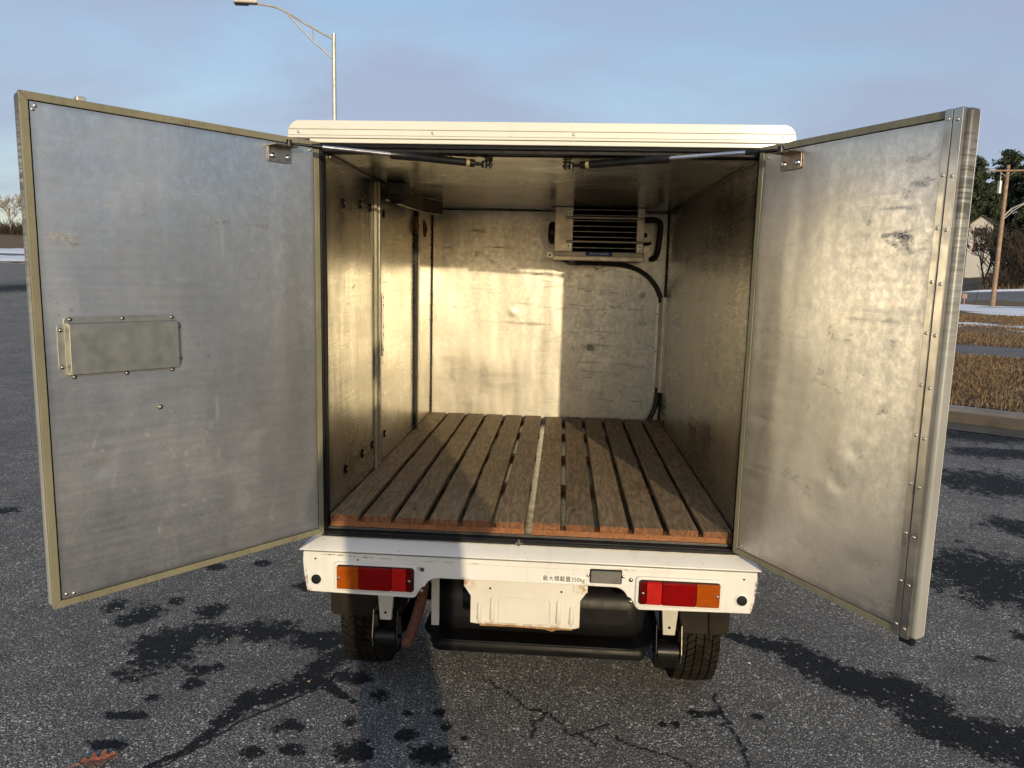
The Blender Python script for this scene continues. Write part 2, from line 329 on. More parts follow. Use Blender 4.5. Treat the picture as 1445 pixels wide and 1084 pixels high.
# ------------------------------------------------------------------ mesh helpers
class MB:
    def __init__(s): s.v = []; s.f = []; s.mi = []; s.cur = 0
    def add(s, vs, fs):
        o = len(s.v); s.v += [tuple(map(float, p)) for p in vs]; s.f += [tuple(i+o for i in f) for f in fs]; s.mi += [s.cur]*len(fs); return s
    def box(s, x0, x1, y0, y1, z0, z1):
        vs = [(x, y, z) for x in (x0, x1) for y in (y0, y1) for z in (z0, z1)]
        return s.add(vs, [(0, 1, 3, 2), (4, 6, 7, 5), (0, 4, 5, 1), (2, 3, 7, 6), (0, 2, 6, 4), (1, 5, 7, 3)])
    def prism(s, poly, axis, a, b):
        n = len(poly)
        def P(u, v, d): return {'x': (d, u, v), 'y': (u, d, v), 'z': (u, v, d)}[axis]
        vs = [P(u, v, a) for u, v in poly]+[P(u, v, b) for u, v in poly]
        ar = sum(poly[i][0]*poly[(i+1) % n][1]-poly[(i+1) % n][0]*poly[i][1] for i in range(n))
        fs = [tuple(range(n)), tuple(range(2*n-1, n-1, -1))]+[(i, i+n, (i+1) % n+n, (i+1) % n) for i in range(n)]
        flip = (ar > 0) != ((axis == 'y') != (b < a))
        if not flip: fs = [tuple(reversed(f)) for f in fs]
        fs = [tuple(reversed(f)) for f in fs] if False else fs
        return s.add(vs, fs)
    def tube(s, pts, r, n=10, cap=True):
        pts = [Vector(p) for p in pts]; rs = r if isinstance(r, (list, tuple)) else [r]*len(pts)
        t0 = (pts[1]-pts[0]).normalized(); a = t0.orthogonal().normalized(); vs = []
        for i, p in enumerate(pts):
            t = ((pts[min(i+1, len(pts)-1)]-pts[max(i-1, 0)])).normalized()
            a = (a-t*a.dot(t)).normalized(); b = t.cross(a)
            vs += [p+(a*math.cos(2*math.pi*k/n)+b*math.sin(2*math.pi*k/n))*rs[i] for k in range(n)]
        fs = [(i*n+k, i*n+(k+1) % n, (i+1)*n+(k+1) % n, (i+1)*n+k) for i in range(len(pts)-1) for k in range(n)]
        if cap: fs += [tuple(range(n-1, -1, -1)), tuple(range((len(pts)-1)*n, len(pts)*n))]
        return s.add(vs, fs)
    def lathe(s, prof, c, axis='x', n=32):
        # prof: (offset along axis, radius); closed revolution about axis through c
        vs = []; c = Vector(c)
        for o, r in prof:
            for k in range(n):
                a = 2*math.pi*k/n; u, v = r*math.cos(a), r*math.sin(a)
                vs.append(c+Vector({'x': (o, u, v), 'y': (v, o, u), 'z': (u, v, o)}[axis]))
        m = len(prof)
        fs = [(i*n+k, (i+1)*n+k, (i+1)*n+(k+1) % n, i*n+(k+1) % n) for i in range(m-1) for k in range(n)]
        fs += [tuple(range(n)), tuple(range(m*n-1, (m-1)*n-1, -1))]
        return s.add(vs, fs)
    def build(s, name, mats, parent=None, bev=0, smooth=False, loc=None, seg=2):
        me = bpy.data.meshes.new(name); me.from_pydata(s.v, [], s.f)
        for m in (mats if isinstance(mats, (list, tuple)) else [mats]): me.materials.append(m)
        me.polygons.foreach_set('material_index', s.mi)
        import bmesh
        bm = bmesh.new(); bm.from_mesh(me); bmesh.ops.recalc_face_normals(bm, faces=bm.faces); bm.to_mesh(me); bm.free()
        if smooth:
            me.polygons.foreach_set('use_smooth', [True]*len(me.polygons))
            try: me.set_sharp_from_angle(angle=R(smooth if smooth is not True else 40))
            except Exception: pass
        o = bpy.data.objects.new(name, me); COL.objects.link(o)
        if loc is not None: o.location = loc
        if parent: o.parent = parent
        if bev:
            b = o.modifiers.new('bevel', 'BEVEL'); b.width = bev; b.segments = seg; b.limit_method = 'ANGLE'; b.angle_limit = R(35); b.harden_normals = False
        return o
def rrect(x0, x1, z0, z1, r, n=5):
    out = []
    for cx, cz, a0 in ((x1-r, z0+r, -90), (x1-r, z1-r, 0), (x0+r, z1-r, 90), (x0+r, z0+r, 180)):
        out += [(cx+r*math.cos(R(a0+90*k/n)), cz+r*math.sin(R(a0+90*k/n))) for k in range(n+1)]
    return out
def thing(name, label, cat, loc=(0, 0, 0), rz=0, group=None):
    o = bpy.data.objects.new(name, None); COL.objects.link(o); o.location = loc; o.rotation_euler = (0, 0, rz); o.empty_display_size = .2
    return tag(o, label, cat, group)
def tag(o, label, cat, group=None):
    o['label'] = label; o['category'] = cat
    if group: o['group'] = group
    return o
def kind(o, k='structure'): o['kind'] = k; return o
def dome(name, loc, nrm, r, mat, parent, h=.45):
    key = (name, round(r, 4), mat.name)
    if key not in dome.c:
        m = MB(); prof = [(0, r), (r*h*.45, r*.92), (r*h*.85, r*.6), (r*h, r*.2)]
        m.lathe(prof, (0, 0, 0), 'z', 10); ob = m.build(name, mat, None, smooth=60); dome.c[key] = ob.data
        bpy.data.objects.remove(ob)
    o = bpy.data.objects.new(name, dome.c[key]); COL.objects.link(o); o.location = loc
    o.rotation_euler = Vector(nrm).to_track_quat('Z', 'Y').to_euler(); o.parent = parent
    return o
dome.c = {}

def panel(name, o, u, v, wd, ht, res, mat, parent, marks=(), dents=(), warp=.0012, seed=1, loc=(0, 0, 0)):
    """sheet metal panel as a fine grid: real dents, plus a 'marks' attribute (r dark scuff, g pale scratch, b grime)"""
    o, u, v = np.array(o, float), np.array(u, float), np.array(v, float); n = np.cross(u, v)
    nu, nv = max(2, int(wd/res)), max(2, int(ht/res)); U, V = np.meshgrid(np.linspace(0, wd, nu+1), np.linspace(0, ht, nv+1))
    U, V = U.ravel(), V.ravel(); D = np.zeros_like(U); C = np.zeros((len(U), 4)); C[:, 3] = 1
    rs = np.random.RandomState(seed)
    for k in range(7):
        fx, fz, ph = rs.uniform(2, 7), rs.uniform(1.5, 6), rs.uniform(0, 6.28); D += warp*.16*np.sin(fx*U*2+fz*V*2+ph)
    for (du, dv, r, dep) in dents:
        q = ((U-du)**2+(V-dv)**2)/r**2; D += dep*np.exp(-q)
    mm_ = []
    for mk in marks:
        if mk[0] == 'de' and mk[3] < .024:
            _, cu, cv, ru, rv, an, inten = mk; a0 = R(an+rs.uniform(-30, 30)); k_ = rs.randint(4, 9)
            for _i in range(k_):
                u0, v0 = cu+rs.normal(0, ru*.7), cv+rs.normal(0, rv*.8+.001); a1 = a0+rs.normal(0, .35); l_ = rs.uniform(.3, 1.3)*ru
                mm_.append(('dl', u0-l_*math.cos(a1), v0-l_*math.sin(a1), u0+l_*math.cos(a1), v0+l_*math.sin(a1), rs.uniform(.0016, .0034), inten*rs.uniform(.5, 1.1)))
        else: mm_.append(mk)
    for mk in mm_:
        ch = {'d': 0, 'w': 1, 'g': 2}[mk[0][0]]
        if mk[0][1] == 'e':
            _, cu, cv, ru, rv, an, inten = mk; ca, sa = math.cos(R(an)), math.sin(R(an))
            a = ((U-cu)*ca+(V-cv)*sa)/ru; b = (-(U-cu)*sa+(V-cv)*ca)/rv; g = inten*np.clip(1.25-(a*a+b*b), 0, 1)
        elif mk[0][1] == 'l':
            _, u0, v0, u1, v1, wdt, inten = mk; L_ = max(1e-6, math.hypot(u1-u0, v1-v0)); t = np.clip(((U-u0)*(u1-u0)+(V-v0)*(v1-v0))/L_**2, 0, 1)
            d = np.hypot(U-u0-t*(u1-u0), V-v0-t*(v1-v0)); tp = np.sin(np.pi*np.clip(t, .04, .96))**.5; wob = .0016*np.sin(t*9+u0*90)*L_*6; g = inten*.85*tp*np.clip(1.3-np.abs(d+wob)/(wdt*.85), 0, 1)*np.where((t > 0) & (t < 1), 1, .0)
        elif mk[0][1] == 'b':   # border grime
            _, wdt, inten = mk; d = np.minimum(np.minimum(U, wd-U), np.minimum(V, ht-V)); g = inten*np.clip(1-d/wdt, 0, 1)
        C[:, ch] = np.maximum(C[:, ch], np.clip(g, 0, 1))
    P = o+U[:, None]*u+V[:, None]*v+D[:, None]*n
    idx = np.arange((nu+1)*(nv+1)).reshape(nv+1, nu+1)
    F = np.stack([idx[:-1, :-1].ravel(), idx[:-1, 1:].ravel(), idx[1:, 1:].ravel(), idx[1:, :-1].ravel()], 1)
    me = bpy.data.meshes.new(name); me.from_pydata(P.tolist(), [], F.tolist()); me.materials.append(mat)
    me.polygons.foreach_set('use_smooth', [True]*len(F))
    ca_ = me.color_attributes.new('marks', 'FLOAT_COLOR', 'POINT'); ca_.data.foreach_set('color', C.ravel())
    uv = me.uv_layers.new(name='UVMap'); li = F.ravel(); uv.data.foreach_set('uv', np.stack([U[li], V[li]], 1).ravel())
    ob = bpy.data.objects.new(name, me); COL.objects.link(ob); ob.parent = parent; ob.location = loc
    return ob
def rnd_marks(seed, wd, ht, nh=10, nsm=6, nw=12, hor=True, vmin=0., inten=.7):
    rs = random.Random(seed); out = []
    for _ in range(nh):
        u, v, l = rs.uniform(.05, wd-.05), rs.uniform(vmin, ht-.03), rs.uniform(.02, .16); a = R(rs.gauss(0, 7) if hor else rs.uniform(-80, 80))
        out.append(('dl', u, v, u+l*math.cos(a), v+l*math.sin(a), rs.uniform(.0022, .0042), rs.uniform(.35, 1)*inten))
    for _ in range(nsm):
        out.append(('de', rs.uniform(.05, wd-.05), rs.uniform(vmin, ht-.03), rs.uniform(.004, .018), rs.uniform(.002, .006), rs.uniform(-25, 25), rs.uniform(.3, .8)*inten))
    for _ in range(nw):
        u, v, l = rs.uniform(.05, wd-.05), rs.uniform(vmin, ht-.03), rs.uniform(.015, .12); a = R(rs.uniform(0, 180))
        out.append(('wl', u, v, u+l*math.cos(a), v+l*math.sin(a), rs.uniform(.0020, .0034), rs.uniform(.08, .28)))
    return out

# ------------------------------------------------------------------ terrain
NX, NY = .57, .82; NL = math.hypot(NX, NY); NX /= NL; NY /= NL
def sstep(a, b, x):
    t = np.clip((x-a)/(b-a), 0, 1); return t*t*(3-2*t)
def hgt(x, y):
    x = np.asarray(x, float); y = np.asarray(y, float)
    n = NX*x+NY*y; s = -NY*x+NX*y
    z = 1.5*sstep(72, 94, n)*(1-sstep(-5, 30, s)) + np.clip(n-94, 0, 120)*.055*(1-sstep(0, 60, s)) + 1.5*sstep(18, 56, s) + np.clip(s-60, 0, 140)*.034 + np.clip(s-97, 0, 28)*.075
    return z
def st2xy(s, n): return (-NY*s+NX*n, NX*s+NY*n)
BLOBS = [(-1.677,0.724,0.075,0.091),(-1.424,0.462,0.123,0.179),(-1.349,0.601,0.115,0.093),(-1.832,0.797,0.045,0.063),(-1.080,0.651,0.102,0.100),(-1.213,0.324,0.039,0.033),(-1.204,0.227,0.035,0.030),(-1.317,0.017,0.069,0.022),(-0.834,-0.122,0.043,0.030),(-0.718,-0.099,0.043,0.033),(-0.772,0.015,0.057,0.032),(-0.518,-0.089,0.061,0.048),(-0.263,-0.080,0.066,0.050),(-0.519,0.232,0.034,0.037),(-0.396,0.128,0.019,0.020),(-0.288,0.139,0.021,0.025),(-0.253,0.070,0.014,0.023),(-0.382,0.006,0.030,0.031),(-0.571,0.056,0.023,0.028),(-0.664,0.335,0.078,0.041),(-0.186,0.011,0.011,0.012),(-1.607,1.274,0.051,0.039),(-1.401,1.347,0.043,0.040),(-1.600,0.876,0.038,0.039),(-1.399,0.799,0.061,0.075),(-1.074,1.097,0.065,0.051),(-0.826,0.589,0.114,0.086),(-1.160,0.356,0.027,0.027),(-1.292,0.126,0.028,0.024),(2.339,1.637,0.325,0.390),(3.397,3.580,0.433,0.363),(2.977,2.496,0.187,0.172),(4.114,4.674,0.555,0.214),(4.436,5.491,0.703,0.356),(0.585,0.229,0.020,0.021),(0.654,0.236,0.029,0.026),(0.515,0.163,0.014,0.017),(0.466,0.154,0.012,0.012),(0.802,0.235,0.025,0.018),(-21.877,26.121,1.2,5.434),(-38.7,47.27,2.5,9.),(-3.239,1.962,0.082,0.064),(-1.296,-0.134,0.055,0.023),(1.510,1.318,0.049,0.036),(2.101,0.958,0.044,0.048),(1.827,0.747,0.047,0.027)]
TRAILS = [[(-0.656, 0.608, 0.053), (-0.755, 0.455, 0.057), (-0.82, 0.246, 0.049), (-0.957, 0.14, 0.045), (-1.003, -0.029, 0.023), (-1.039, -0.143, 0.015), (-1.113, -0.232, 0.011)],
 [(0.861, 0.814, 0.04), (1.044, 0.744, 0.075), (1.17, 0.539, 0.11), (1.362, 0.437, 0.115), (1.459, 0.231, 0.12), (1.584, 0.167, 0.12), (1.679, 0.034, 0.12)],
 [(-0.594, 0.179, 0.012), (-0.76, 0.3, 0.027), (-0.861, 0.218, 0.015)]]
CRACKS = [[(-0.141, 0.368), (-0.083, 0.303), (-0.002, 0.221), (0.085, 0.188), (0.145, 0.092), (0.214, 0.061), (0.236, 0.018)],
 [(0.192, 0.089), (0.288, 0.139)], [(0.307, 0.078), (0.394, 0.024), (0.499, -0.019), (0.543, -0.082)],
 [(0.671, 0.362), (0.682, 0.231), (0.706, 0.075), (0.706, -0.065)],
 [(-0.66, 0.412), (-0.762, 0.229), (-0.869, 0.106), (-0.944, -0.003), (-0.991, -0.102), (-1.043, -0.178), (-1.113, -0.251)],
 [(-2.903, 1.279), (-2.8, 1.343), (-2.69, 1.484)], [(0.048, 0.205), (0.03, 0.042)]]
FAR_CRACKS = [[(-12.178, 12.933), (-10.091, 12.206)], [(-16.479, 18.028), (-14.7, 18.19)], [(3.2, 1.0), (6.5, 3.2)]]
def axis_pts(a, b, step, lo, hi, cap=None, c0=0, c1=0):
    out = list(np.arange(a, b+1e-6, step)); s = step; x = a
    left = []
    while x > lo: s = min(s*1.16, cap) if x > c0 else s*1.085; x -= s; left.append(x)
    s = step; x = out[-1]; right = []
    while x < hi: s = min(s*1.16, cap) if x < c1 else s*1.085; x += s; right.append(x)
    return np.array(left[::-1]+out+right)
def make_ground():
    xs = axis_pts(-2.2, 2.3, .012, -420, 420, .04, -3.8, 5.4); ys = axis_pts(-.45, 1.3, .012, -160, 520, .04, -.6, 6.2)
    X, Y = np.meshgrid(xs, ys); sh = X.shape; X, Y = X.ravel(), Y.ravel(); Z = hgt(X, Y)
    W = np.zeros_like(X); K = np.zeros_like(X)
    for (bx, by, rx, ry) in BLOBS:
        q = np.sqrt(((X-bx)/rx)**2+((Y-by)/ry)**2); W = np.maximum(W, np.clip(1.12-.5*q, 0, 1)*(q < 2.2))
    for tr in TRAILS:
        for (x0, y0, w0), (x1, y1, w1) in zip(tr[:-1], tr[1:]):
            L2 = (x1-x0)**2+(y1-y0)**2; t = np.clip(((X-x0)*(x1-x0)+(Y-y0)*(y1-y0))/L2, 0, 1)
            d = np.hypot(X-x0-t*(x1-x0), Y-y0-t*(y1-y0))/(w0+t*(w1-w0)); W = np.maximum(W, np.clip(1.12-.5*d, 0, 1))
    rs = random.Random(3)
    for cr_, w0 in [(c, .010) for c in CRACKS]+[(c, .06) for c in FAR_CRACKS]:
        pts = []
        for (x0, y0), (x1, y1) in zip(cr_[:-1], cr_[1:]):
            L_ = math.hypot(x1-x0, y1-y0); m = max(2, int(L_/.025)) if w0 < .02 else 8
            for k in range(m): t = k/m; pts.append((x0+(x1-x0)*t+rs.gauss(0, w0*.8), y0+(y1-y0)*t+rs.gauss(0, w0*.8)))
        pts.append(cr_[-1])
        for (x0, y0), (x1, y1) in zip(pts[:-1], pts[1:]):
            sel = np.where((np.abs(X-x0) < .3+w0*4) & (np.abs(Y-y0) < .3+w0*4))[0]
            if not len(sel): continue
            L2 = (x1-x0)**2+(y1-y0)**2+1e-9; t = np.clip(((X[sel]-x0)*(x1-x0)+(Y[sel]-y0)*(y1-y0))/L2, 0, 1)
            d = np.hypot(X[sel]-x0-t*(x1-x0), Y[sel]-y0-t*(y1-y0)); K[sel] = np.maximum(K[sel], np.clip(1-d/(w0*4), 0, 1))
    C = np.stack([W, K, np.zeros_like(W), np.ones_like(W)], 1)
    idx = np.arange(len(X)).reshape(sh)
    F = np.stack([idx[:-1, :-1].ravel(), idx[:-1, 1:].ravel(), idx[1:, 1:].ravel(), idx[1:, :-1].ravel()], 1)
    me = bpy.data.meshes.new('ground'); me.from_pydata(np.stack([X, Y, Z], 1).tolist(), [], F.tolist()); me.materials.append(M['asphalt'])
    me.color_attributes.new('marks', 'FLOAT_COLOR', 'POINT').data.foreach_set('color', C.ravel())
    o = bpy.data.objects.new('ground', me); COL.objects.link(o); kind(o)
make_ground()
def strip(name, s0, s1, n0, n1, dz, mat, ds=2., dn=2., nz_=0., seed=0, knd='structure'):
    ss = np.linspace(s0, s1, max(2, int((s1-s0)/ds)+1)); ns = np.linspace(n0, n1, max(2, int((n1-n0)/dn)+1))
    S, N = np.meshgrid(ss, ns); sh = S.shape; x, y = st2xy(S.ravel(), N.ravel()); z = hgt(x, y)+dz
    if nz_: z += np.array([mnoise.noise(Vector((a*.35, b*.35, seed)))*nz_ for a, b in zip(x, y)])
    idx = np.arange(len(x)).reshape(sh); F = np.stack([idx[:-1, :-1].ravel(), idx[1:, :-1].ravel(), idx[1:, 1:].ravel(), idx[:-1, 1:].ravel()], 1)
    me = bpy.data.meshes.new(name); me.from_pydata(np.stack([x, y, z], 1).tolist(), [], F.tolist()); me.materials.append(mat)
    o = bpy.data.objects.new(name, me); COL.objects.link(o); kind(o, knd); me.polygons.foreach_set('use_smooth', [True]*len(F)); return o
SE = 17.0
# curb and gutter, extruded along the verge
def curb():
    prof = [(7.08, .006), (7.50, .018), (7.525, .10), (7.56, .135), (7.60, .148), (7.90, .150), (7.93, .12), (7.93, -.2)]
    ss = np.arange(-90, SE+.1, 1.5); m = MB(); vs = []
    for s in ss:
        for n, z in prof: x, y = st2xy(s, n); vs.append((x, y, z+float(hgt(x, y))))
    k = len(prof); fs = [(i*k+j, i*k+j+1, (i+1)*k+j+1, (i+1)*k+j) for i in range(len(ss)-1) for j in range(k-1)]
    m.add(vs, fs); kind(m.build('curb', M['curb'], smooth=35))
curb()
strip('grass_verge', -90, SE, 7.93, 15.3, .135, M['grassg'], .5, .5, .05)
strip('sidewalk', -90, SE, 15.3, 18.2, .15, M['walk'], 2, 1)
strip('lawn', -160, SE, 18.2, 76.5, .14, M['grassg'], 1.5, 1.5, .14)
strip('road', -200, SE, 76.5, 91., .05, M['road'], 2, 1.)
for nn in (83.6, 83.95): strip('road_centre_line', -200, SE, nn, nn+.13, .06, M['yellow_line'], 2, .2)
strip('far_field', -220, 60, 91., 300., .08, M['grassg'], 6, 4, .2)
strip('hillside', 57, 260, -120, 91, .08, M['grassg'], 5, 5, .3)
strip('side_road', 71, 84, -120, 91, .14, M['road'], 3, 3)

def snow(name, s0, s1, n0, n1, res, bias, seed, th=.10, base=.14):
    ns_, nn_ = int((s1-s0)/res), int((n1-n0)/res)
    S, N = np.meshgrid(np.linspace(s0, s1, ns_+1), np.linspace(n0, n1, nn_+1)); sh = S.shape; S, N = S.ravel(), N.ravel()
    x, y = st2xy(S, N)
    q = np.array([mnoise.fractal(Vector((a*.16, b*.55, seed)), 1., 2., 5) for a, b in zip(S, N)])
    e = np.minimum(np.minimum(np.minimum(N-n0, n1-N)/(n1-n0)*4, 1), np.minimum(S-s0, s1-S)/2.5)
    m = q+bias-(1-np.clip(e, 0, 1))*1.6
    z = hgt(x, y)+base+np.clip(m, -1.2, .5)*th*2
    idx = np.arange(len(x)).reshape(sh); F = np.stack([idx[:-1, :-1].ravel(), idx[1:, :-1].ravel(), idx[1:, 1:].ravel(), idx[:-1, 1:].ravel()], 1)
    keep = (m[F] > -.25).any(1); F = F[keep]
    me = bpy.data.meshes.new(name); me.from_pydata(np.stack([x, y, z], 1).tolist(), [], F.tolist()); me.materials.append(M['snow'])
    me.polygons.foreach_set('use_smooth', [True]*len(F)); o = bpy.data.objects.new(name, me); COL.objects.link(o); kind(o, 'stuff'); o['label'] = 'patches of old melting snow on the dry lawn'; return o
snow('snow', -26, 12, 23.5, 31.5, .3, .12, 4.)
snow('snow', -40, 12, 38, 64, .55, .30, 9.)
snow('snow', -60, 12, 91, 94, .5, .5, 2.)
snow('snow', 57, 71, -10, 60, .8, .75, 5., .14, .2)
snow('snow', 84, 100, -10, 70, .9, .7, 7., .14, .2)

def grass_blades(name, s0, s1, n0, n1, cnt, hl, seed, base=.13):
    rs = np.random.RandomState(seed); S = rs.uniform(s0, s1, cnt); N = n0+(n1-n0)*rs.beta(1., 1.25, cnt)
    x, y = st2xy(S, N); z = hgt(x, y)+base
    a = rs.uniform(0, 6.283, cnt); ln = rs.uniform(.5, 1.3, cnt)*hl; lean = rs.uniform(.25, 1.5, cnt); wd = rs.uniform(.003, .0065, cnt)*(1+.05*N)
    dx, dy = np.cos(a), np.sin(a); hx, hy = dx*np.sin(lean)*ln, dy*np.sin(lean)*ln; hz = np.cos(lean)*ln
    V = np.zeros((cnt, 4, 3)); px_, py_ = -dy*wd, dx*wd
    V[:, 0] = np.stack([x-px_, y-py_, z], 1); V[:, 1] = np.stack([x+px_, y+py_, z], 1)
    V[:, 2] = np.stack([x+hx*.5+px_*.8, y+hy*.5+py_*.8, z+hz*.65], 1); V[:, 3] = np.stack([x+hx, y+hy, z+hz], 1)
    me = bpy.data.meshes.new(name); b = np.arange(cnt)*4
    F = np.concatenate([np.stack([b, b+1, b+2], 1), np.stack([b, b+2, b+3], 1)])
    me.vertices.add(cnt*4); me.vertices.foreach_set('co', V.ravel()); me.loops.add(len(F)*3); me.loops.foreach_set('vertex_index', F.ravel().astype(np.int32))
    me.polygons.add(len(F)); me.polygons.foreach_set('loop_start', np.arange(len(F), dtype=np.int32)*3); me.polygons.foreach_set('loop_total', np.full(len(F), 3, np.int32)); me.update()
    me.materials.append(M['blade']); o = bpy.data.objects.new(name, me); COL.objects.link(o); kind(o, 'stuff'); o['label'] = 'dry tan winter grass behind the curb'
grass_blades('grass', -9, 9, 7.92, 15.3, 230000, .085, 1)
grass_blades('grass', -18, 4, 18.2, 40, 120000, .12, 2)

# ------------------------------------------------------------------ truck
T = thing('kei_truck', 'small white refrigerated box truck, both rear cargo doors swung open', 'truck')
W0, W1 = -.6205, .6205; ZC, ZF, D = 1.822, .690, 1.80
def part(m, name, mat, bev=0, smooth=False, parent=None, seg=2): return m.build(name, mat, parent or T, bev, smooth, None, seg)
# insulated body walls (outer shell)
m = MB(); m.box(-.697, -.626, .012, 1.92, .66, 1.858); part(m, 'side_wall', M['white'], .004)
m = MB(); m.box(.626, .697, .012, 1.92, .66, 1.858); part(m, 'side_wall', M['white'], .004)
m = MB(); m.box(-.626, .626, 1.806, 1.92, .66, 1.858); part(m, 'front_bulkhead', M['white'], .004)
m = MB(); m.box(-.626, .626, .012, 1.806, .66, .684); part(m, 'floor_pan', M['white_under'])
# roof cap with rounded shoulders and pressed lines
def cap_half(z, full=.7175, top=1.911, r=.036):
    return full if z < top-r else full-r+math.sqrt(max(0, r*r-(z-top+r)**2))
def band(z0, z1, n=8):
    zs = [z0+(z1-z0)*k/n for k in range(n+1)]
    return [(cap_half(z)-.005, z) for z in zs]+[(-cap_half(z)-.005, z) for z in reversed(zs)]
rc = MB(); rc.prism(band(1.862, 1.911, 14), 'y', -.004, 1.97); cap = part(rc, 'roof_cap', M['white_roof'], 0, 35)
for (a, b, pr) in ((1.8618, 1.8684, .010), (1.8692, 1.8852, .0085), (1.8859, 1.9105, .0092)):
    t_ = MB(); t_.prism(band(a, b, 8), 'y', -.004-pr, -.0035); t_.build('roof_lip', M['white_roof'], cap, .0016, 35)
for x in (-.69, -.30, .10, .678): dome('rivet', (x, -.0135, 1.878), (0, -1, 0), .0045, M['rivet'], cap, .4)
m = MB(); m.box(-.66, .66, -.010, .012, 1.8485, 1.8605); part(m, 'header_strip', M['white_roof'], .002)
# rubber jamb round the opening
m = MB()
m.box(-.643, -.6215, -.008, .034, .678, 1.846); m.box(.6215, .643, -.008, .034, .678, 1.846)
m.box(-.6215, .6215, -.004, .036, 1.8245, 1.847); m.box(-.6215, .6215, -.012, .030, .6725, .6885)
m.tube([(-.628, -.010, .69), (-.628, -.010, 1.838), ], .0055, 8); m.tube([(.628, -.010, .69), (.628, -.010, 1.838)], .0055, 8)
m.tube([(-.63, -.008, 1.839), (.63, -.008, 1.839)], .0055, 8); m.tube([(-.63, -.014, .6835), (.63, -.014, .6835)], .0052, 8)
m.tube([(-.60, .008, 1.829), (.60, .008, 1.829)], .0035, 8)
part(m, 'door_seal', M['black_rubber'], .0015, 50)
m = MB(); m.box(-.62, .62, -.001, .016, .6890, .6960); part(m, 'threshold_strip', simple('worn_threshold', (.10, .10, .10), .4, .7), .001)
# interior linings
PM = []
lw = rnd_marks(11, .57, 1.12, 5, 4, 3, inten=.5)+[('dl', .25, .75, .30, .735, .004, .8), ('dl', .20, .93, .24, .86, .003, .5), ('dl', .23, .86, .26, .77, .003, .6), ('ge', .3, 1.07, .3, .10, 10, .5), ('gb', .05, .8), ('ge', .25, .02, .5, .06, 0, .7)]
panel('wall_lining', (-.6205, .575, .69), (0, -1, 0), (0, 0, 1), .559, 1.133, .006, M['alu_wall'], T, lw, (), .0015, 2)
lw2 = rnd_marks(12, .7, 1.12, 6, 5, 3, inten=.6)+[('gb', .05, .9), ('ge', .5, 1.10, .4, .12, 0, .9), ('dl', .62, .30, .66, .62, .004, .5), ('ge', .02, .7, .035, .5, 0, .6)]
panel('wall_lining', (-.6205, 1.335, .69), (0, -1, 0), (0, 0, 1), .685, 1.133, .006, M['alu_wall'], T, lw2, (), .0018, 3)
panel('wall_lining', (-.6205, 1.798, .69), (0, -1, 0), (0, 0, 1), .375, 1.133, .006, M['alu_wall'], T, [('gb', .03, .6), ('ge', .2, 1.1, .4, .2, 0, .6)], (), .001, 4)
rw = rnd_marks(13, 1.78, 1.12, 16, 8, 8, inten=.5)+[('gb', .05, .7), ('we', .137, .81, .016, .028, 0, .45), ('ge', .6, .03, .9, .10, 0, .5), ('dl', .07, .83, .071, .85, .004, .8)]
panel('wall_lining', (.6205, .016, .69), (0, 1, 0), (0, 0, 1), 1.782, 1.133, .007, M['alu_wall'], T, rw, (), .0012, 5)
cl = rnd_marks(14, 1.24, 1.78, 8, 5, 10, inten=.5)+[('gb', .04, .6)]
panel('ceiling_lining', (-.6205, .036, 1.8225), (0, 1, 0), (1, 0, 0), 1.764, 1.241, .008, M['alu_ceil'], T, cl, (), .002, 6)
bw = ([('dl', .15, 1.015, .33, 1.035, .004, .8), ('dl', .20, 1.02, .30, 1.015, .006, .5), ('dl', .28, .94, .42, .935, .004, .7), ('dl', .30, .87, .345, .86, .0035, .6), ('dl', .05, .93, .11, .93, .005, .8),
      ('dl', .27, .545, .70, .535, .0075, .65), ('dl', .37, .545, .55, .54, .009, .6), ('de', .40, .505, .02, .006, 0, .6), ('dl', .42, .65, .58, .64, .005, .55), ('dl', .55, .66, .60, .62, .003, .5),
      ('dl', .60, .735, .67, .74, .005, .7), ('dl', .72, .74, .77, .735, .004, .6), ('dl', .09, .62, .19, .615, .004, .7), ('dl', .13, .72, .35, .715, .003, .4), ('dl', .80, .62, 1.15, .63, .003, .6),
      ('dl', .86, .51, 1.0, .50, .0035, .6), ('de', .86, .42, .03, .02, -20, .8), ('de', .845, .41, .015, .012, 30, 1), ('de', 1.01, .27, .02, .01, 50, .9), ('dl', .78, .44, 1.05, .43, .006, .5), ('dl', .80, .345, 1.1, .335, .004, .6),
      ('de', .92, .28, .14, .02, 0, .22), ('de', .50, .23, .16, .015, 0, .2), ('we', .44, .60, .02, .02, 0, .4), ('we', 1.11, .71, .012, .008, 0, .9), ('we', 1.09, .40, .010, .010, 0, .8),
      ('gb', .035, .7), ('ge', .03, 1.05, .12, .25, 0, .5)]+rnd_marks(15, 1.2, .95, 60, 30, 50, inten=.8)+rnd_marks(16, 1.2, .5, 50, 50, 30, False, inten=.7))
for k in range(46):
    rs_ = random.Random(400+k); u0, v0 = rs_.gauss(.92, .12), rs_.gauss(.45, .17); a_ = rs_.uniform(-.6, .6); l_ = rs_.uniform(.006, .022)
    bw.append(('dl', u0, v0, u0+l_*math.cos(a_), v0+l_*math.sin(a_), .0028, rs_.uniform(.4, 1)))
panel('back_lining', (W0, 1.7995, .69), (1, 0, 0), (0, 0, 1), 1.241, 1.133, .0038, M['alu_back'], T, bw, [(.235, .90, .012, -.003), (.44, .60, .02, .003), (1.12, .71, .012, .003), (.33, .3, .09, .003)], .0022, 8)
m = MB(); m.box(W0, W1, .030, 1.7985, .685, .6905); part(m, 'floor_lining', M['alu_trim'])
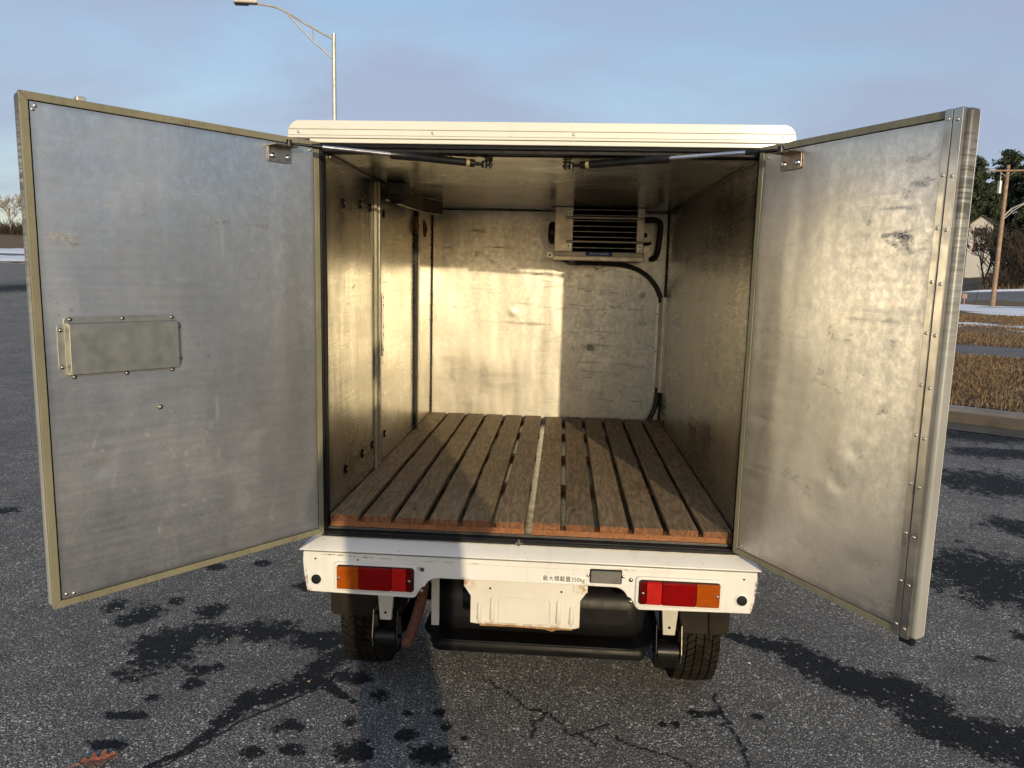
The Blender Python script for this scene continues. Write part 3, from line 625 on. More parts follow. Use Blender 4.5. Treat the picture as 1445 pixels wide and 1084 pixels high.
# seams in the corners
m = MB(); m.box(-.6195, -.6135, 1.792, 1.7985, .70, 1.815); m.box(.6125, .6195, 1.792, 1.7985, .70, 1.815); m.box(-.612, .612, 1.793, 1.7985, 1.8165, 1.8215)
part(m, 'corner_seam', M['black_rubber'])
for x in (-.6195, .612): m = MB(); m.box(x, x+.0075, .04, 1.79, 1.8145, 1.8215); part(m, 'ceiling_edging', M['alu_dark'])
# joint strips on the left wall
m = MB(); m.box(-.620, -.609, .572, .600, .70, 1.812); s_ = part(m, 'joint_strip', M['olive'], .002)
m = MB(); m.box(-.620, -.604, .600, .618, .70, 1.812); part(m, 'joint_strip', M['alu_dark'], .001)
m = MB(); m.box(-.6195, -.606, 1.330, 1.362, .70, 1.815); part(m, 'joint_gap_filler', M['black_rubber'])
m = MB(); m.box(-.6195, -.604, 1.362, 1.392, .70, 1.812); m.box(-.6195, -.611, 1.3925, 1.425, .70, 1.812); part(m, 'joint_strip', M['alu_unit'], .0015)
for (y, z) in ((.183, 1.696), (.383, 1.712), (.515, 1.712), (.719, 1.706), (.189, .829), (.393, .834), (.534, .833), (.727, .836)):
    c_ = dome('hole_plug', (-.6185, y, z), (1, 0, 0), .0165, M['black_matt'], T, .25); dome('screw', (-.6145, y, z), (1, 0, 0), .005, M['screw'], c_, .5).matrix_parent_inverse = c_.matrix_basis.inverted()
m = MB(); m.box(-.6195, -.6165, .690, .712, 1.155, 1.40); pf = part(m, 'perforated_strip', M['alu_trim'], .0008)
for z in (1.385, 1.355, 1.27, 1.24, 1.18): dome('hole', (-.6163, .704, z), (1, 0, 0), .0048, M['black_matt'], pf, .1)
for k, (y, z) in enumerate(((.70, 1.13), (.715, 1.06), (.70, 1.0), (.705, .93))): dome('hole', (-.618, y, z), (1, 0, 0), .004, M['black_matt'], T, .1)
M['lampbox'] = simple('dark_lamp_housing', (.035, .035, .04), .5, spec=.2)
# ceiling rail and door lamp in the left corner
m = MB()
pl = [(-.598, .69), (-.578, 1.02), (-.560, 1.22), (-.500, 1.405)]
for (x0, y0), (x1, y1) in zip(pl[:-1], pl[1:]):
    m.add([(x0, y0, 1.757), (x1, y1, 1.757), (x1, y1, 1.820), (x0, y0, 1.820), (x0-.003, y0+.003, 1.757), (x1-.003, y1+.003, 1.757), (x1-.003, y1+.003, 1.820), (x0-.003, y0+.003, 1.820)], [(0, 1, 2, 3), (7, 6, 5, 4), (0, 4, 5, 1), (3, 2, 6, 7), (0, 3, 7, 4), (1, 5, 6, 2)])
part(m, 'ceiling_deflector', simple('dark_deflector_sheet', (.10, .09, .07), .5, .5), 0, 40)
m = MB(); m.tube([(-.600, .685, 1.757), (-.578, 1.02, 1.757), (-.560, 1.22, 1.757), (-.500, 1.405, 1.757)], .0035, 6); part(m, 'deflector_edge', M['alu_unit'])
m = MB(); m.prism([(.655, 1.765), (.70, 1.745), (.765, 1.80), (.765, 1.820), (.655, 1.820)], 'x', -.590, -.525); il = part(m, 'interior_lamp', M['lampbox'], .003)
m = MB(); m.prism([(.648, 1.772), (.697, 1.7425), (.700, 1.7455), (.652, 1.775)], 'x', -.583, -.545); m.build('lamp_lens', M['black_gloss'], il, .001)
for y in (1.29, 1.50):
    m = MB(); m.tube([(-.608, y, 1.74), (-.603, y+.01, 1.70), (-.607, y+.02, 1.66)], [.006, .012, .006], 8); part(m, 'drain_clip', M['rust'], 0, True)
# evaporator unit
E0, E1, EY = .033, .470, 1.557
m = MB()
m.box(E0, .122, EY, 1.765, 1.585, 1.8205); m.box(.434, E1, EY, 1.765, 1.585, 1.8205)
m.box(.122, .434, EY+.012, 1.765, 1.585, 1.607)
m.box(E0, E1, 1.70, 1.765, 1.607, 1.8205)
ev = part(m, 'evaporator_unit', M['alu_unit'], .002)
m = MB(); m.box(E0-.004, E1+.004, EY-.006, 1.77, 1.562, 1.5845); m.prism([(EY-.010, 1.582), (EY-.006, 1.607), (EY+.012, 1.607), (EY+.012, 1.582)], 'x', E0-.002, E1+.002); m.build('drip_tray', M['alu_unit'], ev, .003)
m = MB(); m.box(.122, .434, 1.625, 1.70, 1.607, 1.8205); m.build('coil_core', M['black_matt'], ev)
for k in range(8):
    z = 1.625+k*.0262; m = MB(); m.box(.1225, .4335, EY+.008, EY+.030, z, z+.0026); m.build('louvre', M['alu_dark'], ev)
m = MB()
for k in range(46): x = .126+k*.0067; m.box(x, x+.0008, EY+.045, EY+.068, 1.608, 1.819)
kind(m.build('cooling_fins', M['black_matt'], ev), 'stuff')
for z in (1.770, 1.655):
    m = MB(); m.tube([(.090, EY-.010, z), (E1-.004, EY-.010, z)], .0062, 10); m.build('guard_rail', M['alu_unit'], ev, 0, True)
for x, z in ((.105, 1.790), (.452, 1.790), (.103, 1.633), (.450, 1.633)): 
    m = MB(); m.box(x-.010, x+.010, EY-.0035, EY-.0005, z-.010, z+.010); q = m.build('screw_pad', M['alu_trim'], ev); 
    dome('screw', (x, EY-.004, z), (0, -1, 0), .0055, M['screw'], ev, .5)
m = MB(); m.box(.188, .318, EY-.0112, EY-.0102, 1.5855, 1.6055); stk = m.build('name_sticker', M['blue'], ev)
m = MB(); m.box(.188, .285, EY-.0118, EY-.01125, 1.5858, 1.5885); m.build('sticker_stripe', simple('teal_print', (.03, .25, .27), .4), ev)
m = MB(); m.lathe([(0, .056), (.02, .056), (.03, .045), (.034, .02)], (E0+.006, 1.66, 1.70), 'x', 20)
for v_ in range(len(m.v)): x, y, z = m.v[v_]; m.v[v_] = (2*(E0+.002)-x, y, z)
m.build('fan_motor', M['black_gloss'], ev, 0, 45)
m = MB(); m.box(-.003, .030, EY+.010, EY+.014, 1.572, 1.602); m.build('mounting_tab', M['alu_unit'], ev, .001); dome('screw', (.012, EY+.0095, 1.587), (0, -1, 0), .006, M['screw'], ev, .5)
for x0, x1 in ((E0-.022, E0-.003), (E1+.003, E1+.024)): m = MB(); m.box(x0, x1, 1.60, 1.72, 1.812, 1.8205); m.build('hanger_bracket', M['alu_dark'], ev, .001)
def smooth_path(pts, n=8):
    pts = [Vector(p) for p in pts]; out = []
    P = [pts[0]*2-pts[1]]+pts+[pts[-1]*2-pts[-2]]
    for i in range(1, len(P)-2):
        for k in range(n):
            t = k/n; a, b, c, d = P[i-1:i+3]
            out.append(.5*((2*b)+(c-a)*t+(2*a-5*b+4*c-d)*t*t+(3*b-a-3*c+d)*t**3))
    return out+[pts[-1]]
m = MB(); m.tube(smooth_path([(.465, 1.72, 1.775), (.53, 1.72, 1.778), (.563, 1.725, 1.765), (.568, 1.735, 1.72), (.562, 1.745, 1.63), (.552, 1.76, 1.592), (.535, 1.798, 1.582)]), .0145, 10); m.build('refrigerant_hose', M['hose'], ev, 0, True)
m = MB(); m.tube(smooth_path([(.465, 1.70, 1.70), (.50, 1.70, 1.70)]), .011, 10); m.tube(smooth_path([(.465, 1.70, 1.655), (.505, 1.70, 1.657), (.52, 1.72, 1.662)]), .008, 8); m.build('pipe_stub', M['hose'], ev, 0, True)
m = MB(); m.tube(smooth_path([(.07, 1.60, 1.567), (.12, 1.60, 1.548), (.20, 1.62, 1.552), (.28, 1.66, 1.553)]), .007, 8)
m.tube(smooth_path([(.14, 1.68, 1.556), (.26, 1.72, 1.556), (.38, 1.76, 1.550), (.46, 1.78, 1.530), (.52, 1.785, 1.495), (.565, 1.785, 1.445), (.592, 1.785, 1.39), (.597, 1.785, 1.36)]), .0125, 10)
m.tube(smooth_path([(.23, 1.70, 1.553), (.245, 1.70, 1.525), (.27, 1.70, 1.53), (.30, 1.70, 1.55)]), .0018, 6); part(m, 'power_cable', M['hose'], 0, True)
m = MB(); m.tube(smooth_path([(.600, 1.785, .91), (.602, 1.785, .86), (.592, 1.782, .80), (.565, 1.772, .735), (.54, 1.765, .70)]), .0135, 10); part(m, 'drain_hose', M['hose'], 0, True)
# conduit cover in the back right corner
m = MB(); m.add([(.588, 1.797, .885), (.592, 1.790, .885), (.5945, 1.776, .885), (.606, 1.768, .885), (.6185, 1.765, .885), (.588, 1.797, 1.388), (.592, 1.790, 1.388), (.5945, 1.776, 1.388), (.606, 1.768, 1.388), (.6185, 1.765, 1.388)], [(i, i+1, i+6, i+5) for i in range(4)])
cv = part(m, 'conduit_cover', M['alu_unit'])
m = MB(); m.box(.576, .590, 1.7945, 1.797, .885, 1.388); m.build('cover_flange', M['alu_trim'], cv)
m = MB(); m.box(.617, .6195, 1.735, 1.762, .885, 1.388); m.build('cover_flange', M['alu_trim'], cv)
for z in (.92, 1.10, 1.30): dome('screw', (.582, 1.794, z), (0, -1, 0), .005, M['screw'], cv, .5); dome('screw', (.6165, 1.75, z), (-1, 0, 0), .005, M['screw'], cv, .5)
m = MB(); m.box(-.036, .155, 1.7935, 1.797, 1.522, 1.60); part(m, 'unit_shadow_sheet', M['alu_back'])  # added sheet standing in for the evaporator's cast shadow on the back wall

# gas struts: door ball, rod, cylinder, ceiling ball
def strut(a, b, flip):
    a, b = Vector(a), Vector(b); d = (b-a).normalized(); L_ = (b-a).length
    m = MB(); m.tube([a+d*.085, a+d*(L_*.50)], .0055, 10); s = part(m, 'gas_strut', M['steel'], 0, True)
    m = MB(); m.tube([a+d*(L_*.485), a+d*(L_*.495), a+d*(L_*.60), a+d*(L_*.605), a+d*(L_-.045)], [.0112, .0125, .0125, .0112, .0112], 14); m.build('cylinder', M['black_gloss'], s, 0, 40)
    m = MB(); m.tube([b-d*.072, b-d*.062], .0115, 14); m.build('type_label', simple('faded_yellow_label', (.30, .27, .15), .5), s, 0, 40)
    m = MB(); m.tube([b-d*.046, b-d*.012], [.006, .0045], 10); m.tube([b-d*.014+Vector((0, 0, -.010)), b-d*.014+Vector((0, 0, .010))], .0085, 10)
    m.tube([b+d*.004+Vector((0, 0, -.010)), b+d*.004+Vector((0, 0, .016))], .0045, 8); m.tube([b+d*.004+Vector((0, 0, -.003)), b+d*.004+Vector((0, 0, .003))], .009, 8); m.box(b.x-.012, b.x+.012, b.y-.008, b.y+.008, 1.8165, 1.8205)
    m.build('end_fitting', M['black_gloss'], s, 0, 40)
    m = MB(); m.tube([a+d*.010, a+d*.060, a+d*.062, a+d*.088], [.004, .004, .0075, .0075], 10); m.tube([a+Vector((0, 0, -.010)), a+Vector((0, 0, .010))], .0075, 10); m.tube([a+Vector((0, 0, -.006)), a+Vector((0, 0, .002))], .012, 10)
    m.build('ball_joint', M['black_gloss'], s, 0, 40)

# ---- doors
def make_door(side):
    left = side == 'L'
    if left: h = (-.627, -.03); d = np.array([-.4508, -.5948]); Wd = .7463
    else: h = (.615, -.03); d = np.array([.285, -.523]); Wd = .5956
    d = d/np.hypot(*d); ang = math.atan2(d[1], d[0]); sg = 1 if left else -1      # inner face at y=0, inner normal = sg*Y
    Z0, Z1 = .6853, 1.8463; TH = .038
    Y = lambda v: v*sg
    def bx(m, x0, x1, y0, y1, z0, z1): m.box(x0, x1, min(Y(y0), Y(y1)), max(Y(y0), Y(y1)), z0, z1); return m
    m = MB(); bx(m, .0, Wd, -TH, -.0060, Z0, Z1)
    if left: m.box(Wd, Wd+.0002, -.0001, .0001, 1.2, 1.2002) if False else None
    door = m.build('cargo_door', [M['edge']], T, .010 if left else .008, 40, seg=3)
    door.location = (h[0], h[1], 0); door.rotation_euler = (0, 0, ang)
    door['label'] = ('wide left cargo door with a screwed access plate' if left else 'narrow right cargo door with a riveted overlap strip')
    m = MB(); bx(m, .004, Wd-.004, -TH-.003, -TH+.0005, Z0+.004, Z1-.004); m.build('outer_skin', M['white'], door, .003)
    tw = .0170
    PX1 = Wd-.017 if left else .5445
    # trims (mitred), olive
    def trim(poly, nm='edge_trim'):
        mm = MB(); mm.prism(poly, 'y', Y(-.0058), Y(.0035)); mm.build(nm, M['olive'], door, .0012)
    g = .0006
    trim([(0, Z0+g), (tw, Z0+tw), (tw, Z1-tw), (0, Z1-g)])
    XE = Wd if left else .56
    if left: trim([(Wd, Z0+g), (Wd, Z1-g), (Wd-tw, Z1-tw), (Wd-tw, Z0+tw)])
    sp = .378 if left else .290
    e2 = tw if left else 0
    trim([(g, Z1), (tw+g, Z1-tw), (sp-g, Z1-tw), (sp-g, Z1)]); trim([(sp+g, Z1), (sp+g, Z1-tw), (XE-e2-g, Z1-tw), (XE-g, Z1)])
    trim([(g, Z0), (XE-g, Z0), (XE-e2-g, Z0+tw), (tw+g, Z0+tw)])
    m = MB(); bx(m, tw-.001, XE-e2+.001, -.0058, -.0035, Z0+tw-.001, Z1-tw+.001); m.build('shadow_gap', M['black_matt'], door)
    # the sheet
    x0, x1 = tw+.0025, (Wd-tw-.0025 if left else PX1); wd, ht = x1-x0, Z1-Z0-2*tw-.005
    if left:
        mk = rnd_marks(21, wd, ht, 8, 6, 60, False, inten=.35)
        Q = lambda s, z: (s-x0, z-Z0-tw-.0025)
        def e(c, s, z, ru, rv, a, i): u, v = Q(s, z); mk.append((c, u, v, ru, rv, a, i))
        def l(c, s, z, s1, z1_, wl, i): u, v = Q(s, z); a_, b_ = Q(s1, z1_); mk.append((c, u, v, a_, b_, wl, i))
        e('de', .497, 1.640, .004, .020, 8, .8); e('de', .305, 1.604, .030, .007, 3, .6); e('de', .20, 1.60, .045, .004, 3, .5); e('de', .34, 1.585, .02, .004, 0, .5)
        e('de', .680, 1.543, .035, .010, 4, .55); e('de', .665, 1.528, .03, .005, 0, .5); e('de', .62, 1.56, .02, .006, -10, .4); e('de', .075, 1.14, .013, .016, -30, .75); e('de', .19, 1.36, .012, .010, 0, .4)
        l('wl', .650, 1.03, .622, 1.105, .0022, .35); l('wl', .60, 1.62, .50, 1.615, .003, .3); e('we', .30, .93, .10, .03, 20, .16); e('we', .22, 1.02, .05, .02, -30, .16); e('we', .27, .85, .03, .04, 0, .18)
        l('wl', .12, 1.44, .20, 1.18, .006, .2); l('wl', .10, 1.40, .18, 1.20, .004, .18); l('wl', .5, .80, .49, .84, .003, .5); l('wl', .33, 1.16, .33, .95, .0028, .45); l('wl', .30, 1.70, .303, 1.40, .0028, .35)
        e('ge', .18, 1.1, .20, .35, 10, .22); e('ge', .45, 1.45, .22, .2, 0, .20); mk.append(('gb', .012, .55))
        for k in range(60):
            rs_ = random.Random(900+k); e('we', rs_.gauss(.33, .13), rs_.gauss(1.02, .16), rs_.uniform(.002, .007), rs_.uniform(.002, .004), rs_.uniform(0, 90), rs_.uniform(.15, .55))
        dn = [(wd-.10, .30, .02, .0016), (.4, .45, .05, .0012)]
    else:
        mk = rnd_marks(22, wd, ht, 5, 26, 60, False, inten=.35)
        Q = lambda s, z: (s-x0, z-Z0-tw-.0025)
        def e(c, s, z, ru, rv, a, i): u, v = Q(s, z); mk.append((c, u, v, ru, rv, a, i))
        def l(c, s, z, s1, z1_, wl, i): u, v = Q(s, z); a_, b_ = Q(s1, z1_); mk.append((c, u, v, a_, b_, wl, i))
        e('de', .468, 1.590, .030, .0095, -14, 1.); e('de', .470, 1.592, .026, .007, -14, 1.); e('de', .50, 1.70, .026, .006, -12, .6); e('de', .455, 1.594, .022, .009, -12, 1.); e('de', .485, 1.585, .014, .010, -18, 1.); e('de', .452, 1.577, .020, .0035, -22, .9); e('de', .478, 1.566, .010, .004, 0, .9)
        e('de', .50, 1.698, .018, .006, -14, .7); e('de', .485, 1.755, .02, .005, 0, .45); e('de', .38, 1.625, .007, .006, 0, .7); l('dl', .40, 1.655, .50, 1.65, .004, .6); e('de', .465, 1.68, .010, .006, 0, .6)
        for (px, pz, i) in ((.25, 1.245, .9), (.27, 1.255, .9), (.235, 1.16, .8), (.30, 1.36, .8), (.45, 1.19, .7), (.33, 1.03, .8), (.19, .975, 1.), (.205, .965, 1.), (.26, .955, .9), (.36, .99, .7), (.41, 1.07, .7), (.30, .77, .9), (.32, .765, .9), (.49, .83, .9), (.47, .71, .6), (.52, .74, .7), (.22, 1.08, .6), (.47, 1.35, .6)): e('de', px, pz, .010, .007, (px*977) % 60, i)
        l('dl', .25, 1.24, .34, 1.215, .003, .7); l('dl', .19, .97, .28, .93, .003, .7); l('dl', .30, .74, .42, .69, .003, .8); l('dl', .27, .91, .36, .875, .003, .6); l('dl', .12, 1.34, .36, 1.345, .003, .45); l('dl', .33, 1.40, .48, 1.40, .003, .5)
        for (a, b) in (((.07, 1.62), (.11, 1.618)), ((.06, 1.585), (.10, 1.58)), ((.065, 1.56), (.075, 1.59)), ((.09, 1.56), (.11, 1.575)), ((.075, 1.65), (.10, 1.655))): l('we', a[0], a[1], .013, .004, 10, .6) if False else l('wl', a[0], a[1], b[0], b[1], .003, .45)
        for k in range(14):
            z_ = 1.10+.035*k; l('wl', .17, z_, .24, z_+.003, .003, .16 if k % 3 else .3)
        l('wl', .20, 1.30, .33, 1.64, .003, .25); l('wl', .22, 1.30, .30, 1.46, .007, .25)
        mk += [('gb', .02, .5), ('ge', .05, .25, .07, .30, 0, .35), ('ge', .10, 1.08, .14, .05, 0, .3)]
        dn = [(.37, .375, .022, -.0016), (.345, .355, .05, .0022), (.33, .285, .020, -.0016), (.30, .27, .05, .0020), (.25, .16, .05, .0018), (.42, .10, .04, -.0012), (.15, .62, .08, .0018), (.40, .80, .10, -.0015)]
    yo = .0022
    if left: panel('inner_sheet', (x0, Y(yo), Z0+tw+.0025), (1, 0, 0), (0, 0, 1), wd, ht, .0048, M['alu_door'], door, mk, dn, .0008, 31)
    else: panel('inner_sheet', (x0, Y(yo), Z0+tw+.0025), (1, 0, 0), (0, 0, 1), wd, ht, .0048, M['alu_door'], door, mk, dn, .0022, 32)
    nrm = (0, sg, 0)
    for (a, b) in ((.716, 1.825-.006), (.722-.001, 1.814-.003), (.030, 1.820), (.716, .715), (.70, .712)) if left else ((.032, 1.815), (.032, .715), (.045, .712)):
        dome('rivet', (a, Y(yo), b), nrm, .0048, M['rivet'], door)
    if left:
        # access plate: flanges and raised box
        m = MB(); m.prism(rrect(.433, .688, 1.222+.006, 1.366, .010), 'y', Y(yo+.0008), Y(yo+.0030)); m.prism(rrect(.4195, .703, 1.240, 1.349, .010), 'y', Y(yo+.0012), Y(yo+.0026)); ap = m.build('access_plate', M['plate_grey'], door, .0006)
        m = MB(); b0, b1 = yo+.003, yo+.020
        v8 = [(.432, Y(b0), 1.232), (.686, Y(b0), 1.232), (.686, Y(b0), 1.352), (.432, Y(b0), 1.352), (.4345, Y(b1), 1.2345), (.6835, Y(b1), 1.2345), (.6835, Y(b1), 1.3495), (.4345, Y(b1), 1.3495)]
        m.add(v8, [(4, 5, 6, 7), (0, 1, 5, 4), (1, 2, 6, 5), (2, 3, 7, 6), (3, 0, 4, 7)]); m.build('raised_cover', M['plate_grey'], ap, .0012)
        for (s, z) in ((.675, 1.3595), (.561, 1.3595), (.443, 1.3595), (.6955, 1.336), (.6955, 1.252), (.4255, 1.336), (.4255, 1.256), (.672, 1.2275), (.556, 1.2275), (.446, 1.2275)):
            dome('screw', (s, Y(yo+.003), z), nrm, .0052, M['screw'], ap, .7)
        dome('screw', (.479, Y(yo), 1.135), nrm, .0065, M['screw'], door, .8)
        m = MB(); m.box(.607, .628, Y(-.022)-.010, Y(-.022)+.010, Z1-.002, Z1+.012); m.build('latch_stop', M['galv'], door, .003)
    else:
        # overlap strip with a groove and paired rivets
        m = MB(); bx(m, .5455, .5620, -.010, .0068, Z0-.0, Z1+.0005); bx(m, .5650, .5850, -.010, .0068, Z0-.0, Z1+.0005); bx(m, .561, .566, -.010, .0030, Z0, Z1); os_ = m.build('overlap_strip', M['alu_strip'], door, .0012)
        for z in (1.823, 1.709, 1.599, 1.486, 1.376, 1.262, 1.150, 1.040, .925, .812, .708):
            dome('rivet', (.5535, Y(.0068), z+.004), nrm, .0042, M['rivet'], os_, .5); dome('rivet', (.5745, Y(.0068), z), nrm, .0042, M['rivet'], os_, .5)
        m = MB(); bx(m, .560, Wd-.002, -.012, .003, Z0-.012, Z0+.001); m.build('seal_foot', M['black_rubber'], door, .002)
    # strut bracket
    c = .128 if left else .119; zb = 1.797 if left else 1.797
    m = MB(); m.prism(rrect(c-.036, c+.036, zb-.024, zb+.020, .006, 3), 'y', Y(yo+.0006), Y(yo+.0036)); bx(m, c-.036, c+.036, yo+.003, .042, zb+.0175, zb+.0205); br = m.build('strut_bracket', M['bracket'], door, .0012)
    for a in (-.024, .024): dome('bracket_bolt', (c+a, Y(yo+.0036), zb-.008), nrm, .0085, M['steel'], br, .8)
    ca, sa = math.cos(ang), math.sin(ang); lx, ly = c-.012 if left else c-.012, Y(.032)
    return (h[0]+lx*ca-ly*sa, h[1]+lx*sa+ly*ca, zb+.026)
M['plate_grey'] = simple('access_plate_alu', (.36, .37, .345), .45, .85, .12, 20)
M['alu_strip'] = simple('overlap_strip_alu', (.46, .45, .43), .32, 1., .25, 12)
la = make_door('L'); ra = make_door('R')
strut(la, (-.148, .083, 1.806), 0); strut(ra, (.083, .088, 1.806), 1)

# ---- lower rear body
m = MB(); m.add([(-.640, -.002, .6720), (.640, -.002, .6720), (.640, -.020, .6700), (-.640, -.020, .6700), (-.6975, -.058, .6380), (.6975, -.058, .6380), (.6975, -.052, .6335), (-.6975, -.052, .6335), (-.6975, .06, .6335), (.6975, .06, .6335), (.66, .06, .672), (-.66, .06, .672)],
      [(0, 1, 2, 3), (3, 2, 5, 4), (4, 5, 6, 7), (7, 6, 9, 8), (0, 11, 10, 1), (1, 10, 9, 6, 5, 2), (0, 3, 4, 7, 8, 11), (8, 9, 10, 11)])
sill = part(m, 'rear_sill', M['white'], .0035, 40, seg=3)
m = MB(); m.box(-.634, .634, -.0265, -.0030, .6724, .6738); m.build('sill_tread', M['alu_trim'], sill)
for x in (-.42, -.18, .08, .30): dome('rivet', (x, -.018, .6735), (0, -.3, 1), .004, M['rivet'], sill)
m = MB(); m.box(-.036, -.012, -.030, -.020, .676, .682); m.box(-.028, -.020, -.028, -.022, .670, .690); m.build('latch_keeper', M['screw'], sill, .001)
def arc(cx, cz, r, a0, a1, n=7): return [(cx+r*math.cos(R(a0+(a1-a0)*k/n)), cz+r*math.sin(R(a0+(a1-a0)*k/n))) for k in range(n+1)]
bp = [(.686, .6280), (.688, .60), (.684, .55), (.676, .500)]+[(.345, .496)]+arc(.345, .508, .012, -90, -160, 3)+[(.318, .530)]+arc(.268, .520, .042, 20, 90, 6)
bp = bp+[(-x, z) for x, z in reversed(bp)]
m = MB(); m.prism(bp, 'y', -.046, -.030); bump_ = part(m, 'rear_bumper_panel', M['bumper'], .003, 30, seg=3)
m = MB(); m.box(-.60, -.14, -.0485, -.0455, .6205, .6235) if False else None
m = MB(); m.prism([(-.40, .6255), (-.40, .6195), (-.37, .6145), (-.30, .6145), (-.27, .6195), (-.27, .6255)], 'y', -.0478, -.0455); m.prism([(.45, .6255), (.45, .6195), (.42, .6145), (.35, .6145), (.32, .6195), (.32, .6255)], 'y', -.0478, -.0455); m.prism([(.0, .6255), (.0, .6195), (.03, .6145), (.09, .6145), (.12, .6195), (.12, .6255)], 'y', -.0478, -.0455)
m.build('pressed_tab', M['white'], bump_, .0012)
def lamp(sx):
    X = lambda a: a*sx
    def rr(x0, x1, z0, z1, r): 
        a, b = sorted((X(x0), X(x1))); return rrect(a, b, z0, z1, r)
    m = MB(); m.prism(rr(.330, .589, .5095, .6025, .014), 'y', -.0535, -.0455); b = m.build('tail_lamp', M['white'], T, .004, 40, seg=3)
    m = MB(); m.prism(rr(.3395, .5795, .5180, .5940, .009), 'y', -.0545, -.0525); m.build('lamp_gasket', M['black_rubber'], b, .0008)
    def seg(x0, x1, nm, mt, y=-.066):
        a, c = sorted((X(x0), X(x1))); mm = MB(); mm.box(a, c, y, -.0542, .5205, .5915); mm.build(nm, mt, b, .0035, 40, seg=3)
    seg(.3420, .3615, 'lens_end', M['red_dark']); seg(.3617, .4080, 'reflector', M['red_bright'], -.0655); seg(.4082, .5080, 'brake_lens', M['red'], -.067); seg(.5083, .5770, 'indicator_lens', M['amber'])
    dome('screw', (X(.3520), -.066, .556), (0, -1, 0), .0050, M['screw'], b, .5); dome('screw', (X(.5700), -.066, .556), (0, -1, 0), .0050, M['screw'], b, .5)
    m = MB(); m.lathe([(0, .0215), (-.003, .0205), (-.004, .0170)], (X(.6450), -.0455, .5420), 'y', 24); rg = m.build('grommet_rim', M['white'], T, 0, 40)
    m = MB(); m.lathe([(-.003, .0155), (-.0075, .0150), (-.0085, .0100)], (X(.6450), -.0455, .5420), 'y', 20); m.build('rubber_plug', M['black_rubber'], rg, 0, 40)
    for x, z in ((.3160, .5880), (.3180, .5190)):
        dome('bolt', (X(x), -.0465, z), (0, -1, 0), .0068, M['screw'] if sx > 0 or z < .55 else M['rust'], bump_, .5)
    dome('hole', (X(.648), -.0461, .6065), (0, -1, 0), .0032, M['black_matt'], bump_, .1)
lamp(-1); lamp(1)
dome('hole', (-.515, -.0461, .6085), (0, -1, 0), .0030, M['rust'], bump_, .1)
m = MB(); m.prism(rrect(.196, .286, .5765, .6145, .003, 2), 'y', -.056, -.0455); rl = part(m, 'reversing_lamp', M['clear'], .002)
m = MB(); m.prism(rrect(.193, .289, .5735, .6175, .004, 2), 'y', -.049, -.0455); m.build('lamp_base', M['black_matt'], rl, .001)
for x in (.1875, .2940): dome('screw', (x, -.0462, .5965), (0, -1, 0), .0055, M['steel'], rl, .6)
# lettering
def text(s, size, mat, name, parent, loc, rot, ext=.0004, font=None, sx=1.):
    c = bpy.data.curves.new(name, 'FONT'); c.body = s; c.size = size; c.extrude = ext; c.align_x = 'CENTER'; c.align_y = 'CENTER'; c.resolution_u = 3; c.offset = 0
    if font: c.font = font
    o = bpy.data.objects.new(name, c); COL.objects.link(o); bpy.context.view_layer.update()
    me = bpy.data.meshes.new_from_object(o.evaluated_get(bpy.context.evaluated_depsgraph_get())); bpy.data.objects.remove(o)
    me.materials.clear(); me.materials.append(mat); q = bpy.data.objects.new(name, me); COL.objects.link(q); q.location = loc; q.rotation_euler = rot; q.scale = (sx, 1, 1); q.parent = parent
    if len(me.vertices):
        xs_ = [v.co.x for v in me.vertices]; 
    return q
m = MB(); m.box(.049, .181, -.0470, -.0462, .5695, .5900); ls = m.build('load_sticker', M['sticker'], bump_)
text('最大積載量350kg', .0185, M['ink'], 'load_lettering', ls, (.115, -.0474, .5800), (R(90), 0, 0), .0003, None, .93)
text('TRUCK FREEZER', .0130, M['wprint'], 'freezer_lettering', stk, (.253, EY-.0118, 1.5965), (R(90), 0, 0), .0002, None, 1.0)
# number plate bracket with pressed ribs
pp = [(-.190, .5635), (-.188, .535), (-.168, .505), (-.168, .418), (-.150, .4155), (.150, .4135), (.168, .418), (.168, .505), (.188, .535), (.190, .5635)]
m = MB(); m.prism(pp, 'y', -.030, -.027); pb = part(m, 'number_plate_bracket', M['plate'], .0015)
for x, z0, z1 in ((-.140, .424, .486), (-.100, .424, .503), (.103, .424, .503), (.143, .424, .486)):
    m = MB(); m.tube([(x, -.0295, z0), (x, -.0305, z0+.008), (x, -.0305, z1-.006), (x, -.0295, z1)], [.004, .0085, .0065, .003], 10); m.build('pressed_rib', M['plate'], pb, 0, True)
m = MB(); m.tube([(-.075, -.0298, .506), (.07, -.0298, .506), (.078, -.0298, .495), (.078, -.0298, .43), (.07, -.0298, .424), (-.075, -.0298, .424), (-.079, -.0298, .43), (-.079, -.0298, .50)], .0028, 6); m.build('pressed_frame', M['plate'], pb, 0, True)
m = MB(); m.prism([(-.140, .4150), (-.138, .4085), (-.02, .4095), (.06, .4075), (.085, .4010), (.10, .4075), (.146, .4085), (.148, .4135)], 'y', -.0285, -.026); m.build('rusty_lip', M['rust_tan'], pb, .0005)
for x in (-.168, .168): m = MB(); m.box(x-.021, x+.021, -.0335, -.0305, .534, .5575); m.build('hook_tab', M['plate'], pb, .004)
for x in (-.108, .110): dome('hole', (x, -.0302, .532), (0, -1, 0), .0036, M['black_matt'], pb, .1)
